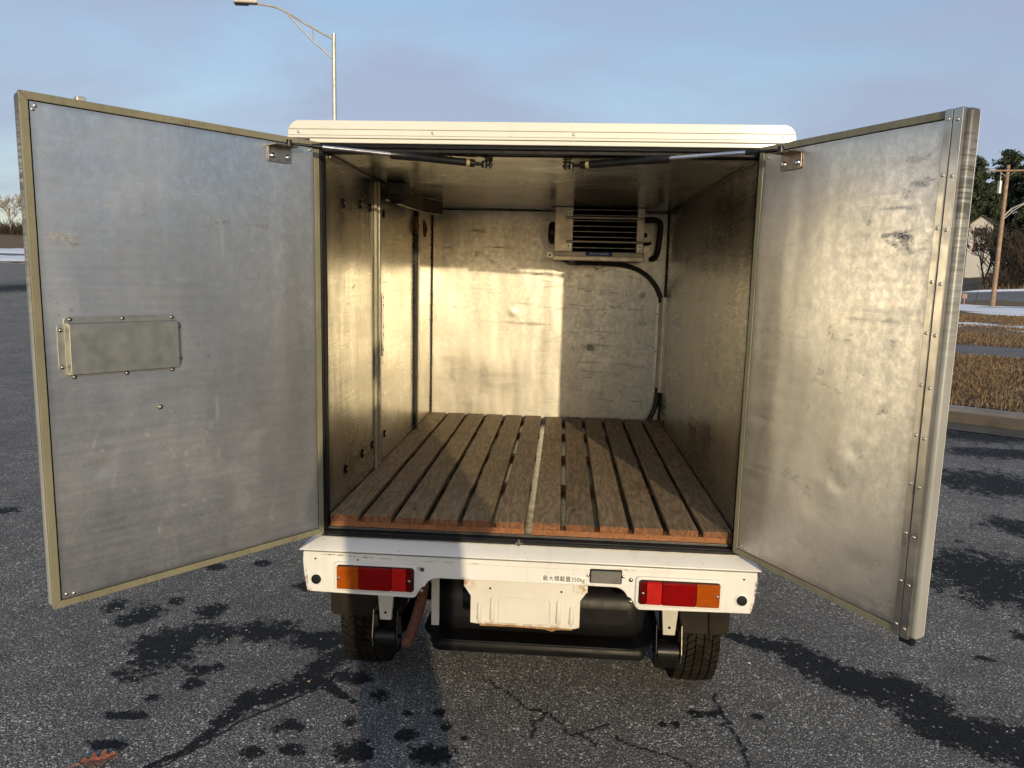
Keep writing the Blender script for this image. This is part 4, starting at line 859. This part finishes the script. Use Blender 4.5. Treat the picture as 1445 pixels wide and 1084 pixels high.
# chassis, tank, brackets
m = MB(); m.box(-.62, .62, .02, 3.0, .575, .655); m.box(-.50, -.44, .12, 3.0, .43, .57); m.box(.44, .50, .12, 3.0, .43, .57); m.box(-.62, .62, .02, .06, .565, .632); part(m, 'chassis_frame', M['dark_void'])
m = MB(); m.lathe([(-.60, .020), (-.598, .03), (-.1, .035), (-.09, .10), (.09, .10), (.1, .035), (.598, .03), (.60, .02)], (0, .525, .265), 'x', 20); part(m, 'rear_axle', M['black_matt'], 0, 40)
def rounded_box(x0, x1, y0, y1, z0, z1, r, nm, mt, par, seg=5):
    m = MB(); m.box(x0, x1, y0, y1, z0, z1); return m.build(nm, mt, par, r, 50, seg=seg)
tk = rounded_box(-.312, .398, .118, .62, .294, .485, .070, 'fuel_tank', M['tank'], T)
m = MB(); m.prism([(a, b) for a, b in rrect(-.345, .425, .092, .66, .10, 8)], 'z', .291, .2965); m.build('tank_flange', M['tank'], tk, .002, 40)
rounded_box(-.315, .395, .108, .60, .236, .2935, .028, 'tank_sump', M['tank'], tk)
m = MB(); rr0 = [(a, b, .2935) for a, b in rrect(-.345, .425, .092, .66, .10, 8)]; m.tube(rr0+rr0[:1], .0038, 6); m.build('tank_rim', M['tank'], tk, 0, True)
m = MB(); m.box(-.308, -.282, .075, .082, .35, .56); part(m, 'tank_strap', M['white_under'], .002)
m = MB(); m.box(-.309, -.281, .0752, .083, .29, .352); part(m, 'tank_strap', M['black_matt'], .002)
m = MB(); m.tube(smooth_path([(-.335, .10, .50), (-.343, .085, .43), (-.365, .06, .345), (-.385, .045, .292)]), .0175, 16, cap=False); m.tube(smooth_path([(-.335, .10, .50), (-.343, .085, .43), (-.365, .06, .345), (-.385, .045, .293)]), .0155, 16, cap=False); ex = part(m, 'exhaust_pipe', M['rust'], 0, True)
m = MB(); m.lathe([(0, .014), (.001, .014)], (-.379, .052, .315), 'z', 14); m.build('exhaust_bore', M['black_matt'], ex)
for sx in (-1, 1):
    cx = .455*sx
    m = MB(); m.prism([(cx-.030, .51), (cx+.030, .51), (cx+.019, .366), (cx-.019, .366)], 'y', .060, .078); hb = part(m, 'spring_hanger', M['white_under'], .003)
    dome('hole', (cx, .0595, .392), (0, -1, 0), .0045, M['black_matt'], hb, .1)
    for q in (-1, 1):
        m = MB(); m.prism([(.060, .400), (.10, .405), (.115, .312), (.095, .276), (.05, .276), (.040, .312)], 'x', cx+q*.037, cx+q*.042); m.build('shackle_plate', M['bracket'] if q*sx > 0 else M['black_gloss'], hb, .002)
    m = MB(); m.lathe([(-.034, .022), (-.033, .027), (.033, .027), (.034, .022)], (cx, .075, .306), 'x', 24); m.build('spring_bush', M['black_gloss'], hb, 0, 40)
    for (yy, zz) in ((.075, .306), (.082, .380)): m = MB(); m.lathe([(-.047, .007), (.047, .007)], (cx, yy, zz), 'x', 8); m.build('shackle_bolt', M['black_matt'], hb, 0, 40)
    for k in range(4): 
        m = MB(); m.tube(smooth_path([(cx, .08+k*.06, .275-k*.009), (cx, .35, .225-k*.009), (cx, .62, .215-k*.009), (cx, .95, .24-k*.009), (cx, 1.20-k*.1, .30-k*.015)], 4), .0001 if False else .005, 4); m.v = [(cx+(x-cx)*5.5, y, z) for x, y, z in m.v]; m.build('leaf_spring', M['black_matt'], hb)
    m = MB(); m.box(cx-.036, cx+.036, .095, .14, .236, .276); m.build('spring_clamp', M['black_matt'], hb, .003)
    m = MB(); a, b = sorted((.495*sx, .654*sx))
    m.prism([(a, .53), (b, .53), (b, .360), (b-.012, .348), (a+.010, .348), (a, .360)], 'y', .118, .125); fl = part(m, 'mud_flap', M['flap'], .002)
    m = MB(); m.tube([((.590)*sx, .115, .53), (.592*sx, .113, .40), (.598*sx, .113, .335)], .006, 6); m.build('flap_stiffener', M['flap'], fl, 0, True)
# wheels
def wheel(x, y):
    c = (0, 0, 0); Rr, w2 = .270, .0785
    prof = [(-w2+.012, .155), (-w2, .185), (-w2-.002, .215), (-w2+.004, .243), (-w2+.013, .258)]
    xs_ = [-.062, -.047, -.044, -.040, -.037, -.016, -.0145, -.0095, -.008, .008, .0095, .0145, .016, .037, .040, .044, .047, .062]
    for xx in xs_:
        crown = Rr-.006-.004*(xx/.062)**2; g = abs(abs(xx)-.042) < .0025 or abs(abs(xx)-.012) < .003
        prof.append((xx, crown-(.003 if g else 0)))
    prof += [(w2-.013, .258), (w2-.004, .243), (w2+.002, .215), (w2, .185), (w2-.012, .155)]
    m = MB(); m.lathe(prof, c, 'x', 72)
    for k in range(60):
        a = 2*math.pi*k/60
        for x0, x1, sk in ((-.0700, -.0450, .05), (-.0395, -.0165, -.06), (.0165, .0395, .06), (.0450, .0700, -.05), (-.0120, .0120, 0.04)):
            vs = []
            for xx, da in ((x0, 0), (x1, sk), (x1, sk+.080), (x0, .080)):
                for rr_ in (Rr-.010, Rr-.004*(xx/.062)**2): vs.append((xx, rr_*math.cos(a+da), rr_*math.sin(a+da)))
            m.add(vs, [(1, 3, 5, 7), (0, 1, 3, 2), (2, 3, 5, 4), (4, 5, 7, 6), (6, 7, 1, 0)])
    o = m.build('wheel', M['tyre'], T, 0, 40); o.location = (x, y, .268)
    m = MB(); s = 1 if x > 0 else -1
    m.lathe([(-.055, .150), (-.05, .160), (.05, .160), (.06, .152), (.03, .14), (.02, .06), (.035, .05), (.036, .01)] if s > 0 else [(-.036, .01), (-.035, .05), (-.02, .06), (-.03, .14), (-.06, .152), (-.05, .160), (.05, .160), (.055, .150)], c, 'x', 32); m.build('rim', M['galv'], o, 0, 40)
for x in (-.594, .594):
    for y in (.525, 2.42): wheel(x, y)
# cab ahead of the box
cabp = [(1.96, .45), (1.96, 1.66), (2.05, 1.74), (2.62, 1.74), (2.78, 1.68), (3.14, 1.08), (3.20, .95), (3.22, .45), (2.78, .45)]+arc(2.42, .30, .34, 30, 150, 8)+[(2.08, .45)]
m = MB(); m.prism(cabp, 'x', -.685, .685); cab = part(m, 'cab', M['white'], .02, 35, seg=3)
for s in (-1, 1):
    m = MB(); m.prism([(2.10, 1.12), (2.10, 1.62), (2.62, 1.62), (2.90, 1.12)], 'x', *sorted((s*.686, s*.690))); m.build('side_window', M['glass'], cab)
    m = MB(); m.box(*sorted((s*.42, s*.62)), 3.212, 3.232, .70, .84); m.build('headlight', M['clear'], cab, .01)
    m = MB(); m.prism(rrect(2.9, 2.98, 1.05, 1.24, .02), 'x', *sorted((s*.76, s*.80))); m.tube([(s*.68, 2.97, 1.1), (s*.77, 2.95, 1.15)], .01, 6); m.build('wing_mirror', M['black_matt'], cab)
m = MB(); m.add([(-.60, 2.825, 1.62), (.60, 2.825, 1.62), (.63, 3.115, 1.135), (-.63, 3.115, 1.135)], [(0, 1, 2, 3)]); m.v = [(x, y+.012, z+.007) for x, y, z in m.v]; m.build('windscreen', M['glass'], cab)

# ------------------------------------------------------------------ slatted floor boards, loose in the box
def duckboard(x0, seed, label):
    rs = random.Random(seed); t = thing('slatted_floor_board', label, 'duckboard', (x0+.303, .9, .6905), 0, 'slatted wooden floor boards in the cargo box')
    w_ = .0850; gap = (.606-6*w_)/5
    for i in range(6):
        a = -.303+i*(w_+gap); j = rs.uniform(-.0015, .0015); yf = -.898+rs.uniform(0, .008); yb = .885+rs.uniform(-.01, .004)
        m = MB(); x0_, x1_ = a+j, a+w_+j; z0, z1 = .0225, .0425+rs.uniform(-.0008, .0008)
        vs = [(x, y, z) for x in (x0_, x1_) for y in (yf, yb) for z in (z0, z1)]
        m.add(vs, [(0, 4, 5, 1)]); m.cur = 1; m.add(vs, [(1, 5, 7, 3), (0, 1, 3, 2), (4, 6, 7, 5), (2, 3, 7, 6), (0, 2, 6, 4)])
        m.build('slat', [M['slat_end'], M['wood']], t, .0022)
    for y in (-.893, -.42, .04, .50, .84):
        m = MB(); m.box(-.303, .303, y, y+.045, .0005, .0220); m.build('batten', M['wood_end'], t, .0015)
    m = MB()
    for i in range(6):
        for y in (-.87, -.40, .06, .52, .86):
            for q in (.24, .76):
                xx, yy = -.303+i*(w_+gap)+w_*q+rs.uniform(-.004, .004), y+rs.uniform(-.008, .008); m.lathe([(0, .0030), (.0008, .0026)], (xx, yy, .0428), 'z', 8)
    kind(m.build('nail_heads', M['rust'], t), 'stuff')
    return t
duckboard(-.6165, 1, 'weathered slatted wooden floor board, the left of the two in the cargo box')
duckboard(.0125, 2, 'weathered slatted wooden floor board, the right of the two in the cargo box')

# ------------------------------------------------------------------ oak leaf on the asphalt
def oak_leaf():
    half = [(0, .004), (.08, .006), (.14, .16), (.20, .20), (.24, .10), (.30, .08), (.36, .27), (.44, .34), (.47, .18), (.53, .12), (.60, .32), (.70, .36), (.70, .20), (.76, .12), (.84, .18), (.92, .12), (1.0, .0)]
    rs = random.Random(5); L_ = .112; pts = [(x, y) for x, y in half]+[(x+rs.uniform(-.02, .02), -y*rs.uniform(.7, 1.05)) for x, y in reversed(half[1:-1])]
    m = MB(); n = len(half)
    def z(x, y): return .006+.003*math.sin(x*9)+.022*abs(y)+.004*x*x
    top = [(x*L_, y*L_*.95, z(x, y)) for x, y in half]; mid = [(x*L_, 0, z(x, 0)-.002) for x, y in half]; bot = [(x*L_, -y*L_*.88, z(x, y)+.002) for x, y in half]
    m.add(top+mid+bot, [(i, i+n, i+n+1, i+1) for i in range(n-1)]+[(i+n, i+2*n, i+2*n+1, i+n+1) for i in range(n-1)])
    m.tube([(-.022, -.003, .006), (0, 0, .008), (.03, 0, .012)], .0011, 5)
    o = m.build('oak_leaf', M['leaf']); o.location = (-1.318, -.248, 0); o.rotation_euler = (R(4), 0, R(26)); tag(o, 'curled orange brown oak leaf lying on the asphalt', 'leaf')
    md = o.modifiers.new('thick', 'SOLIDIFY'); md.thickness = .0005
oak_leaf()

# ------------------------------------------------------------------ street lamp and utility pole
def street_lamp():
    bx_, by_ = -6.95, 20.75; t = thing('street_lamp', 'tall galvanised street lamp with a trussed arm behind the truck roof', 'street lamp', (bx_, by_, float(hgt(bx_, by_))))
    m = MB(); m.tube([(0, 0, 0), (0, 0, 8.40)], [.10, .055], 14); m.tube([(0, 0, 8.38), (0, 0, 8.43)], .062, 14); m.build('pole', M['galv'], t, 0, 40)
    m = MB(); m.box(-.18, .18, -.18, .18, 0, .04); m.build('base_plate', M['galv'], t)
    u = Vector((-.941, -.336, 0))
    A = lambda k, z: tuple(u*k+Vector((0, 0, z)))
    m = MB(); m.tube(smooth_path([A(.03, 8.28), A(.8, 8.62), A(1.45, 8.93), A(1.78, 9.00), A(2.15, 9.02)], 4), .030, 8); m.tube([A(.03, 7.72), A(.65, 8.20), A(1.28, 8.80)], .022, 8); m.tube([A(.60, 8.19), A(.60, 8.52)], .018, 6); m.build('arm', M['galv'], t, 0, True)
    m = MB(); m.box(-.30, .36, -.13, .13, -.045, .06); l = m.build('lamp_head', M['siding'], t, .04, 40, seg=3); l.location = u*2.42+Vector((0, 0, 9.03)); l.rotation_euler = (0, R(4), math.atan2(u.y, u.x))
    m = MB(); m.box(-.05, .33, -.11, .11, -.075, -.03); q = m.build('lamp_lens', M['glass'], l, .02)
street_lamp()
def utility_pole():
    bx_, by_ = 28.88, 50.44; t = thing('utility_pole', 'wooden utility pole with crossarm and lamp arm on the snowy lawn', 'utility pole', (bx_, by_, 0.05))
    m = MB(); m.tube([(0, 0, 0), (0, 0, 9.35)], [.155, .105], 10); m.build('pole', M['polewood'], t, 0, 40)
    u = Vector((.87, -.49, 0)); A = lambda k, z, q=0.: tuple(u*k+Vector((.49, .87, 0))*q+Vector((0, 0, z)))
    m = MB(); m.tube([A(-1.15, 9.02, -.15), A(1.6, 8.92, -.15)], .065, 4); m.build('crossarm', M['polewood'], t)
    m = MB(); m.tube([A(-.5, 9.0, -.15), A(0, 8.55, -.15), A(.5, 8.95, -.15)], .022, 4); m.build('arm_brace', M['galv'], t)
    m = MB(); m.tube([A(-.36, 7.55), A(-.36, 8.35)], .13, 12); m.tube([A(-.36, 8.35), A(-.36, 8.9)], .02, 6); m.build('transformer', M['galv'], t, 0, 40)
    m = MB(); m.tube([A(.05, 6.05), A(.45, 6.55), A(1.1, 6.88), A(2.1, 6.98)], .045, 6); m.tube([A(.05, 5.85), A(.6, 6.45), A(1.1, 6.83)], .028, 6); m.tube([A(2.1, 6.98), A(2.7, 6.98)], [.10, .13], 8); m.build('lamp_arm', M['galv'], t)
    m = MB()
    for k in (-1.1, -.6, .5, 1.5): m.tube([A(k, 9.0, -.15), A(k, 9.18, -.15)], .035, 6)
    kind(m.build('insulators', M['glass'], t), 'stuff')
    m = MB(); m.tube([A(-.10, 8.6), A(-.62, 3.9), A(-.95, .9)], .013, 4); m.tube([A(-.93, 1.0), A(-1.0, .02)], .03, 5); m.build('guy_wire', M['bark'], t)
    m = MB()
    for k in (-1.1, 1.5):
        pts = []
        for i in range(13): f = i/12; pts.append(A(k+f*46, 9.18+f*1.0-4*f*(1-f)*1.1, -.15-f*3))
        m.tube(pts, .014, 4)
    m.build('overhead_wire', M['black_matt'], t)
utility_pole()
m = MB(); m.tube([(0, 0, 0), (0, 0, .75)], .05, 6); m.box(-.16, .16, -.03, .03, .55, .85); o = m.build('marker_post', M['polewood']); o.location = (27.4, 51.2, .12); tag(o, 'low wooden marker post on the lawn edge near the road', 'post')

# ------------------------------------------------------------------ house
def house():
    cx, cy = 74.45, 140.0; zb = float(hgt(cx, cy)); t = thing('house', 'pale two storey gabled house among trees across the road', 'house', (cx, cy, zb), R(-28))
    W_, Dp, H1, H2 = 1.85, 8., 12.1-zb+.4, 14.0-zb
    m = MB(); m.prism([(-W_, 0), (W_, 0), (W_, H1), (0, H2), (-W_, H1)], 'y', 0, Dp); m.build('walls', M['siding'], t)
    m = MB(); m.prism([(-W_-.4, H1-.25), (0, H2+.02), (W_+.4, H1-.25), (W_+.4, H1-.02), (0, H2+.28), (-W_-.4, H1-.02)], 'y', -.4, Dp+.3); m.build('roof', M['shingle'], t)
    for z in (H1-1.35, H1-4.1):
        for x in (0,):
            m = MB(); m.box(x-.45, x+.45, -.06, .02, z-.65, z+.75); wd_ = m.build('window', M['glass'], t)
            m = MB(); m.box(x-.45, x+.45, -.09, -.061, z+.02, z+.09); m.box(x-.03, x+.03, -.09, -.061, z-.65, z+.75); m.build('glazing_bar', M['siding'], wd_)
            for q in (-1, 1): m = MB(); m.box(*sorted((x+q*.48, x+q*.95)), -.08, 0, z-.7, z+.8); m.build('shutter', M['shutter'], t)
house()

# ------------------------------------------------------------------ trees
def grow(m, p, d, ln, r, depth, rs, spread=.5, up_=.12, minr=.008, n=4):
    segs = 3; pts = [p]; rads = [r]; q = p.copy(); dd = d.copy()
    for k in range(segs):
        dd = (dd+Vector((rs.gauss(0, .09), rs.gauss(0, .09), rs.gauss(0, .06)+up_*.3))).normalized(); q = q+dd*ln/segs; pts.append(q.copy()); rads.append(max(minr, r*(1-.38*(k+1)/segs)))
    m.tube(pts, rads, n, False)
    if depth <= 0: return
    for k in range(rs.choice((2, 3, 3))):
        i = rs.choice((1, 2, 3, 3)); b = pts[i]; o = Vector((rs.gauss(0, 1), rs.gauss(0, 1), rs.gauss(0, .5))).normalized()
        nd = (dd*1.0+o*spread*1.5+Vector((0, 0, up_))).normalized(); grow(m, b, nd, ln*rs.uniform(.58, .82), rads[i]*rs.uniform(.5, .7), depth-1, rs, spread, up_, minr, 3)
def bare_tree(x, y, H, seed, label, mat, cat='tree', group=None, minr=.02, depth=5, multi=1):
    rs = random.Random(seed); z = float(hgt(x, y)); t = thing('bare_tree', label, cat, (x, y, z), 0, group)
    tm = MB(); cm = MB()
    for k in range(multi):
        a = rs.uniform(0, 6.28); d = Vector((math.cos(a)*.25*(multi > 1), math.sin(a)*.25*(multi > 1), 1)).normalized(); base = Vector((0, 0, 0)); top = base+d*H*.28
        tm.tube([base, base+d*H*.14, top], [H*.017, H*.014, H*.012], 7)
        for j in range(4): nd = (d+Vector((rs.gauss(0, .45), rs.gauss(0, .45), .2))).normalized(); grow(cm, top-d*H*.05*rs.random(), nd, H*.27, H*.010, depth, rs, .5, .15, minr)
    tm.build('trunk', mat, t, 0, 50); cm.build('crown', mat, t)
def pine(x, y, H, seed, label, group):
    rs = random.Random(seed); z = float(hgt(x, y)); t = thing('pine_tree', label, 'tree', (x, y, z), 0, group)
    m = MB(); m.tube([(0, 0, 0), (0, 0, H*.6), (0, 0, H*.97)], [H*.014, H*.009, .04], 7); br = MB(); fm = MB(); br = m
    for k in range(74):
        f = rs.uniform(.16, 1.)**.9; zz = H*f; Lb = H*.26*(1-f)**.62*rs.uniform(.55, 1.15)+.5; a = rs.uniform(0, 6.283)
        dv = Vector((math.cos(a), math.sin(a), rs.uniform(-.12, .35))); p0 = Vector((0, 0, zz)); p1 = p0+dv*Lb
        br.tube([p0, p1], [.09, .03], 3, False)
        for j in range(int(9+Lb*6)):
            g = rs.uniform(.25, 1.08); c = p0+dv*Lb*g+Vector((rs.gauss(0, .35), rs.gauss(0, .35), rs.gauss(0, .28)))*(.5+.12*Lb)
            for q in range(4):
                s_ = rs.uniform(.25, .62); n_ = Vector((rs.gauss(0, 1), rs.gauss(0, 1), rs.gauss(.3, .8))).normalized(); uu = n_.orthogonal().normalized()*s_; vv = n_.cross(uu)*rs.uniform(.35, .7); cc = c+Vector((rs.gauss(0, .28), rs.gauss(0, .28), rs.gauss(0, .2)))
                fm.add([cc-uu, cc+vv*.6, cc+uu, cc-vv*.6], [(0, 1, 2, 3)])
    br.build('trunk', M['bark'], t); fm.build('crown', M['needle'], t)
G1 = 'evergreens behind the house'
for i, (x, y, H) in enumerate(((84.0, 162.5, 24), (90.5, 161.0, 24.0), (88.5, 170., 21), (97., 156., 23), (80., 166., 17), (104., 152., 21), (66., 168., 17), (112., 149., 22), (94., 170., 26), (87., 175., 27), (82., 158., 19), (98., 163., 27), (85.5, 158., 18), (91., 154., 19), (95., 150., 20), (101., 147., 23))):
    lb = ('dark evergreen tree rising directly above the house roof', 'tallest dark evergreen tree behind the utility pole top', 'dark evergreen tree between the house and the pole, farther back', 'dark evergreen tree right of the pole at the photo edge', 'lower dark evergreen tree left of the house, mostly behind the door', 'dark evergreen tree far right beyond the frame edge', 'low evergreen tree hidden behind the open right door', 'outermost dark evergreen tree on the right of the row', 'tall evergreen crown filling the gap behind the pole crossarm', 'tall evergreen in the back row above the house gable', 'nearer evergreen directly beside the house on its left', 'broad evergreen at the right edge behind the lamp arm', 'shorter evergreen just behind the right side of the house', 'shorter evergreen between the house and the pole foot', 'middle height evergreen just right of the pole', 'evergreen nearest the road at the right photo edge')[i]
    pine(x, y, H, 50+i, lb, G1)
G2 = 'bare trees along the far road'
for i, (x, y, H, mu) in enumerate(((61., 112., 9, 3), (57., 100., 7.5, 3), (63.5, 103., 9.5, 3), (70., 98., 11, 2), (49., 103., 8, 2), (76., 93., 10, 3), (66., 90., 7.5, 3))):
    lb = ('bare multi stemmed tree standing in front of the house', 'low bare tree in the brush left of the utility pole', 'bare tree with dark branches just right of the pole', 'bare dark tree right of the pole near the photo edge', 'bare tree mostly hidden behind the open right door', 'bare tree beyond the right photo edge', 'short bare tree beside the far road at right')[i]
    bare_tree(x, y, H, 70+i, lb, M['bark'], group=G2, minr=.035, depth=4, multi=mu)
def brush(name, s0, s1, n0, n1, cnt, h0, h1, seed, mat=M['brush'], wd0=.05):
    rs = np.random.RandomState(seed); S = rs.uniform(s0, s1, cnt); N = rs.uniform(n0, n1, cnt); x, y = st2xy(S, N); z = hgt(x, y)
    hh = rs.uniform(h0, h1, cnt)*(.7+.3*np.sin(S*.7)*np.sin(N*.4+1)); a = rs.uniform(0, 6.28, cnt); ln = rs.uniform(0, .55, cnt)*hh; w_ = rs.uniform(.5, 1.2, cnt)*wd0
    V = np.zeros((cnt, 4, 3)); px_, py_ = -np.sin(a)*w_, np.cos(a)*w_; z0 = z+rs.uniform(0, .6, cnt)*hh*(rs.rand(cnt) > .4)
    V[:, 0] = np.stack([x-px_, y-py_, z0], 1); V[:, 1] = np.stack([x+px_, y+py_, z0], 1); V[:, 2] = np.stack([x+np.cos(a)*ln, y+np.sin(a)*ln, z0+hh*.6], 1); V[:, 3] = np.stack([x+np.cos(a)*ln*1.08, y+np.sin(a)*ln*1.08, z0+hh*.70], 1)
    F = np.concatenate([np.stack([np.arange(cnt)*4, np.arange(cnt)*4+1, np.arange(cnt)*4+2], 1), np.stack([np.arange(cnt)*4+1, np.arange(cnt)*4+3, np.arange(cnt)*4+2], 1)])
    me = bpy.data.meshes.new(name); me.from_pydata(V.reshape(-1, 3).tolist(), [], F.tolist()); me.materials.append(mat); o = bpy.data.objects.new(name, me); COL.objects.link(o); kind(o, 'stuff'); o['label'] = 'tangled brown leafless brush'
brush('brush', -60, 10, 94, 104, 40000, .8, 3.0, 1, wd0=.03)
brush('brush', -80, 10, 104, 125, 52000, 2.0, 7.0, 2, wd0=.045)
brush('brush', -110, 10, 160, 185, 50000, 2., 10., 6, wd0=.07)
brush('reeds', -60, 10, 93, 99, 12000, .5, 1.6, 3, M['blade'], .04)
G3 = 'bare trees on the far left hillside'
for i, (x, y, H) in enumerate(((-79., 101.5, 6.2), (-83.5, 98., 5.4), (-72., 108., 6.6), (-90., 93., 7), (-64., 112., 6.))):
    lb = ('pale bare tree on the grassy hill beside the left door edge', 'pale bare tree at the left photo edge on the hill', 'pale bare tree on the hill hidden behind the left door', 'pale bare tree left beyond the photo edge', 'farther pale bare tree on the hill behind the truck')[i]
    bare_tree(x, y, H, 90+i, lb, M['bark_pale'], group=G3, minr=.035, depth=5)
brush('brush', 121, 136, 10, 70, 26000, .8, 2.3, 5, wd0=.045)

# ------------------------------------------------------------------ the photographer, standing behind the camera; the low sun throws his shadow on the bumper
def person():
    px, py = .42, -2.76
    t = thing('person', 'person in a dark winter jacket and jeans, standing behind the camera facing the truck', 'person', (px, py, 0))
    def skin(name, joints, edges, mats, pick, parent, sub=2):
        me = bpy.data.meshes.new(name); me.from_pydata([j[0] for j in joints], edges, []); o = bpy.data.objects.new(name, me); COL.objects.link(o)
        sk = o.modifiers.new('skin', 'SKIN'); sk.use_smooth_shade = True
        for v, j in zip(me.skin_vertices[0].data, joints): v.radius = j[1]; v.use_root = False
        me.skin_vertices[0].data[0].use_root = True
        sb = o.modifiers.new('sub', 'SUBSURF'); sb.levels = sub; sb.render_levels = sub
        bpy.context.view_layer.update(); dg = bpy.context.evaluated_depsgraph_get(); nm = bpy.data.meshes.new_from_object(o.evaluated_get(dg)); bpy.data.objects.remove(o)
        nm.materials.clear()
        for m_ in mats: nm.materials.append(m_)
        for p in nm.polygons: p.material_index = pick(p.center); p.use_smooth = True
        q = bpy.data.objects.new(name, nm); COL.objects.link(q); q.parent = parent; return q
    jk = simple('navy_jacket', (.025, .03, .05), .8); jn = simple('blue_jeans', (.05, .075, .13), .9); sh = simple('brown_shoes', (.06, .035, .02), .6); sk_ = simple('skin', (.50, .30, .21), .5, 0., .08); hr = simple('dark_hair', (.03, .02, .014), .7)
    J = [((0, 0, .98), (.17, .115)), ((0, 0, 1.18), (.165, .12)), ((0, .01, 1.38), (.185, .12)), ((0, .005, 1.50), (.10, .085)), ((0, .015, 1.565), (.055, .055)),
         ((.085, 0, .90), (.115, .10)), ((.075, .01, .50), (.082, .075)), ((.08, -.02, .10), (.06, .055)), ((.085, .10, .035), (.045, .035)),
         ((-.085, 0, .90), (.115, .10)), ((-.075, .01, .50), (.082, .075)), ((-.08, -.02, .10), (.06, .055)), ((-.085, .10, .035), (.045, .035)),
         ((.19, 0, 1.44), (.070, .070)), ((.235, .03, 1.17), (.055, .055)), ((.03, .24, 1.30), (.040, .040)), ((-.06, .30, 1.36), (.026, .030)),
         ((-.19, 0, 1.44), (.070, .070)), ((-.28, .06, 1.18), (.055, .055)), ((-.27, .27, 1.32), (.040, .040)), ((-.245, .33, 1.37), (.026, .030))]
    E_ = [(0, 1), (1, 2), (2, 3), (3, 4), (0, 5), (5, 6), (6, 7), (7, 8), (0, 9), (9, 10), (10, 11), (11, 12), (2, 13), (13, 14), (14, 15), (15, 16), (2, 17), (17, 18), (18, 19), (19, 20)]
    def pk(c):
        if c.z < .11: return 2
        if c.z < .92: return 1
        if c.z > 1.545 or (c.y > .285 and c.z > 1.25): return 3
        return 0
    b = skin('body', J, E_, [jk, jn, sh, sk_], pk, t)
    H = [((0, .02, 1.56), (.055, .06)), ((0, .035, 1.635), (.068, .082)), ((0, .025, 1.70), (.078, .095)), ((0, .015, 1.765), (.055, .07)), ((0, .13, 1.655), (.012, .014))]
    skin('head', H, [(0, 1), (1, 2), (2, 3), (1, 4)], [sk_], lambda c: 0, t)
    m = MB(); n_ = 18
    for i in range(7):
        for k in range(n_):
            th = math.pi*(.02+.5*i/6*(1.15)); a = 2*math.pi*k/n_; r_x, r_y, r_z = .088, .108, .105; yy = math.cos(a)*math.sin(th)*r_y; zz = math.cos(th)*r_z*(.9 if yy > 0 else 1); m.v.append((math.sin(a)*math.sin(th)*r_x, .018+yy-.008, 1.715+(max(zz, .035) if yy > .03 else zz)))
    m.f = [(i*n_+k, (i+1)*n_+k, (i+1)*n_+(k+1) % n_, i*n_+(k+1) % n_) for i in range(6) for k in range(n_)]; m.mi = [0]*len(m.f); m.build('hair', hr, t, 0, 60)
    for sx in (-1, 1):
        m = MB(); m.lathe([(-.006, .006), (0, .010), (.006, .006)], (sx*.030, .108, 1.685), 'y', 8); m.build('eye', M['ink'], t, 0, True)
        m = MB(); m.lathe([(-.008, .012), (0, .026), (.006, .020)], (sx*.083, .015, 1.665), 'x', 10); m.build('ear', sk_, t, 0, True)
    for (hx, hy, hz, sx) in ((-.075, .325, 1.375, 1), (-.235, .345, 1.38, -1)):
        for k in range(4):
            z_ = hz-.028+k*.020; l_ = (.85, .97, 1.0, .92)[k]; c = Vector((hx, hy, z_))
            skin('finger', [((hx+sx*.012, hy-.01, z_), (.010, .010)), ((hx+sx*.016, hy+.028*l_, z_), (.0095, .0095)), ((hx-sx*.004, hy+.048*l_, z_), (.0085, .0085)), ((hx-sx*.028*l_, hy+.046*l_, z_), (.0075, .0075))], [(0, 1), (1, 2), (2, 3)], [sk_], lambda c: 0, t, 1)
        skin('thumb', [((hx+sx*.010, hy-.02, hz+.03), (.012, .012)), ((hx-sx*.004, hy-.012, hz+.055), (.011, .011)), ((hx-sx*.026, hy-.004, hz+.066), (.009, .009))], [(0, 1), (1, 2)], [sk_], lambda c: 0, t, 1)
    m = MB(); m.prism(rrect(-.232, -.078, 1.345, 1.420, .010), 'y', .352, .360); p = m.build('phone', M['black_gloss']); p.location = (px, py, 0); tag(p, 'black mobile phone held sideways in both hands of the photographer', 'phone')
person()

# ------------------------------------------------------------------ loose pale grit on the asphalt
def grit():
    rs = random.Random(12); m = MB()
    for _ in range(900):
        x = rs.uniform(-3.2, 3.4); y = -.5+2.8*rs.random()**1.4; r = rs.uniform(.0014, .0036)
        if rs.random() < .05: r *= 1.7
        a = rs.uniform(0, 6.28); p = [(x+r*math.cos(a+k*1.571)*rs.uniform(.7, 1.3), y+r*math.sin(a+k*1.571)*rs.uniform(.7, 1.3), .0006) for k in range(4)]
        q = [(px*.45+x*.55, py*.45+y*.55, .0006+r*rs.uniform(.5, .9)) for px, py, _z in p]; m.cur = 1 if rs.random() < .15 else 0
        m.add(p+q, [(4, 5, 6, 7)]+[(k, (k+1) % 4, (k+1) % 4+4, k+4) for k in range(4)])
    o = m.build('grit', [simple('pale_stone_grit', (.62, .59, .53), .8), simple('tan_stone_grit', (.42, .30, .18), .8)]); kind(o, 'stuff'); o['label'] = 'loose pale stone grit on the asphalt'
grit()
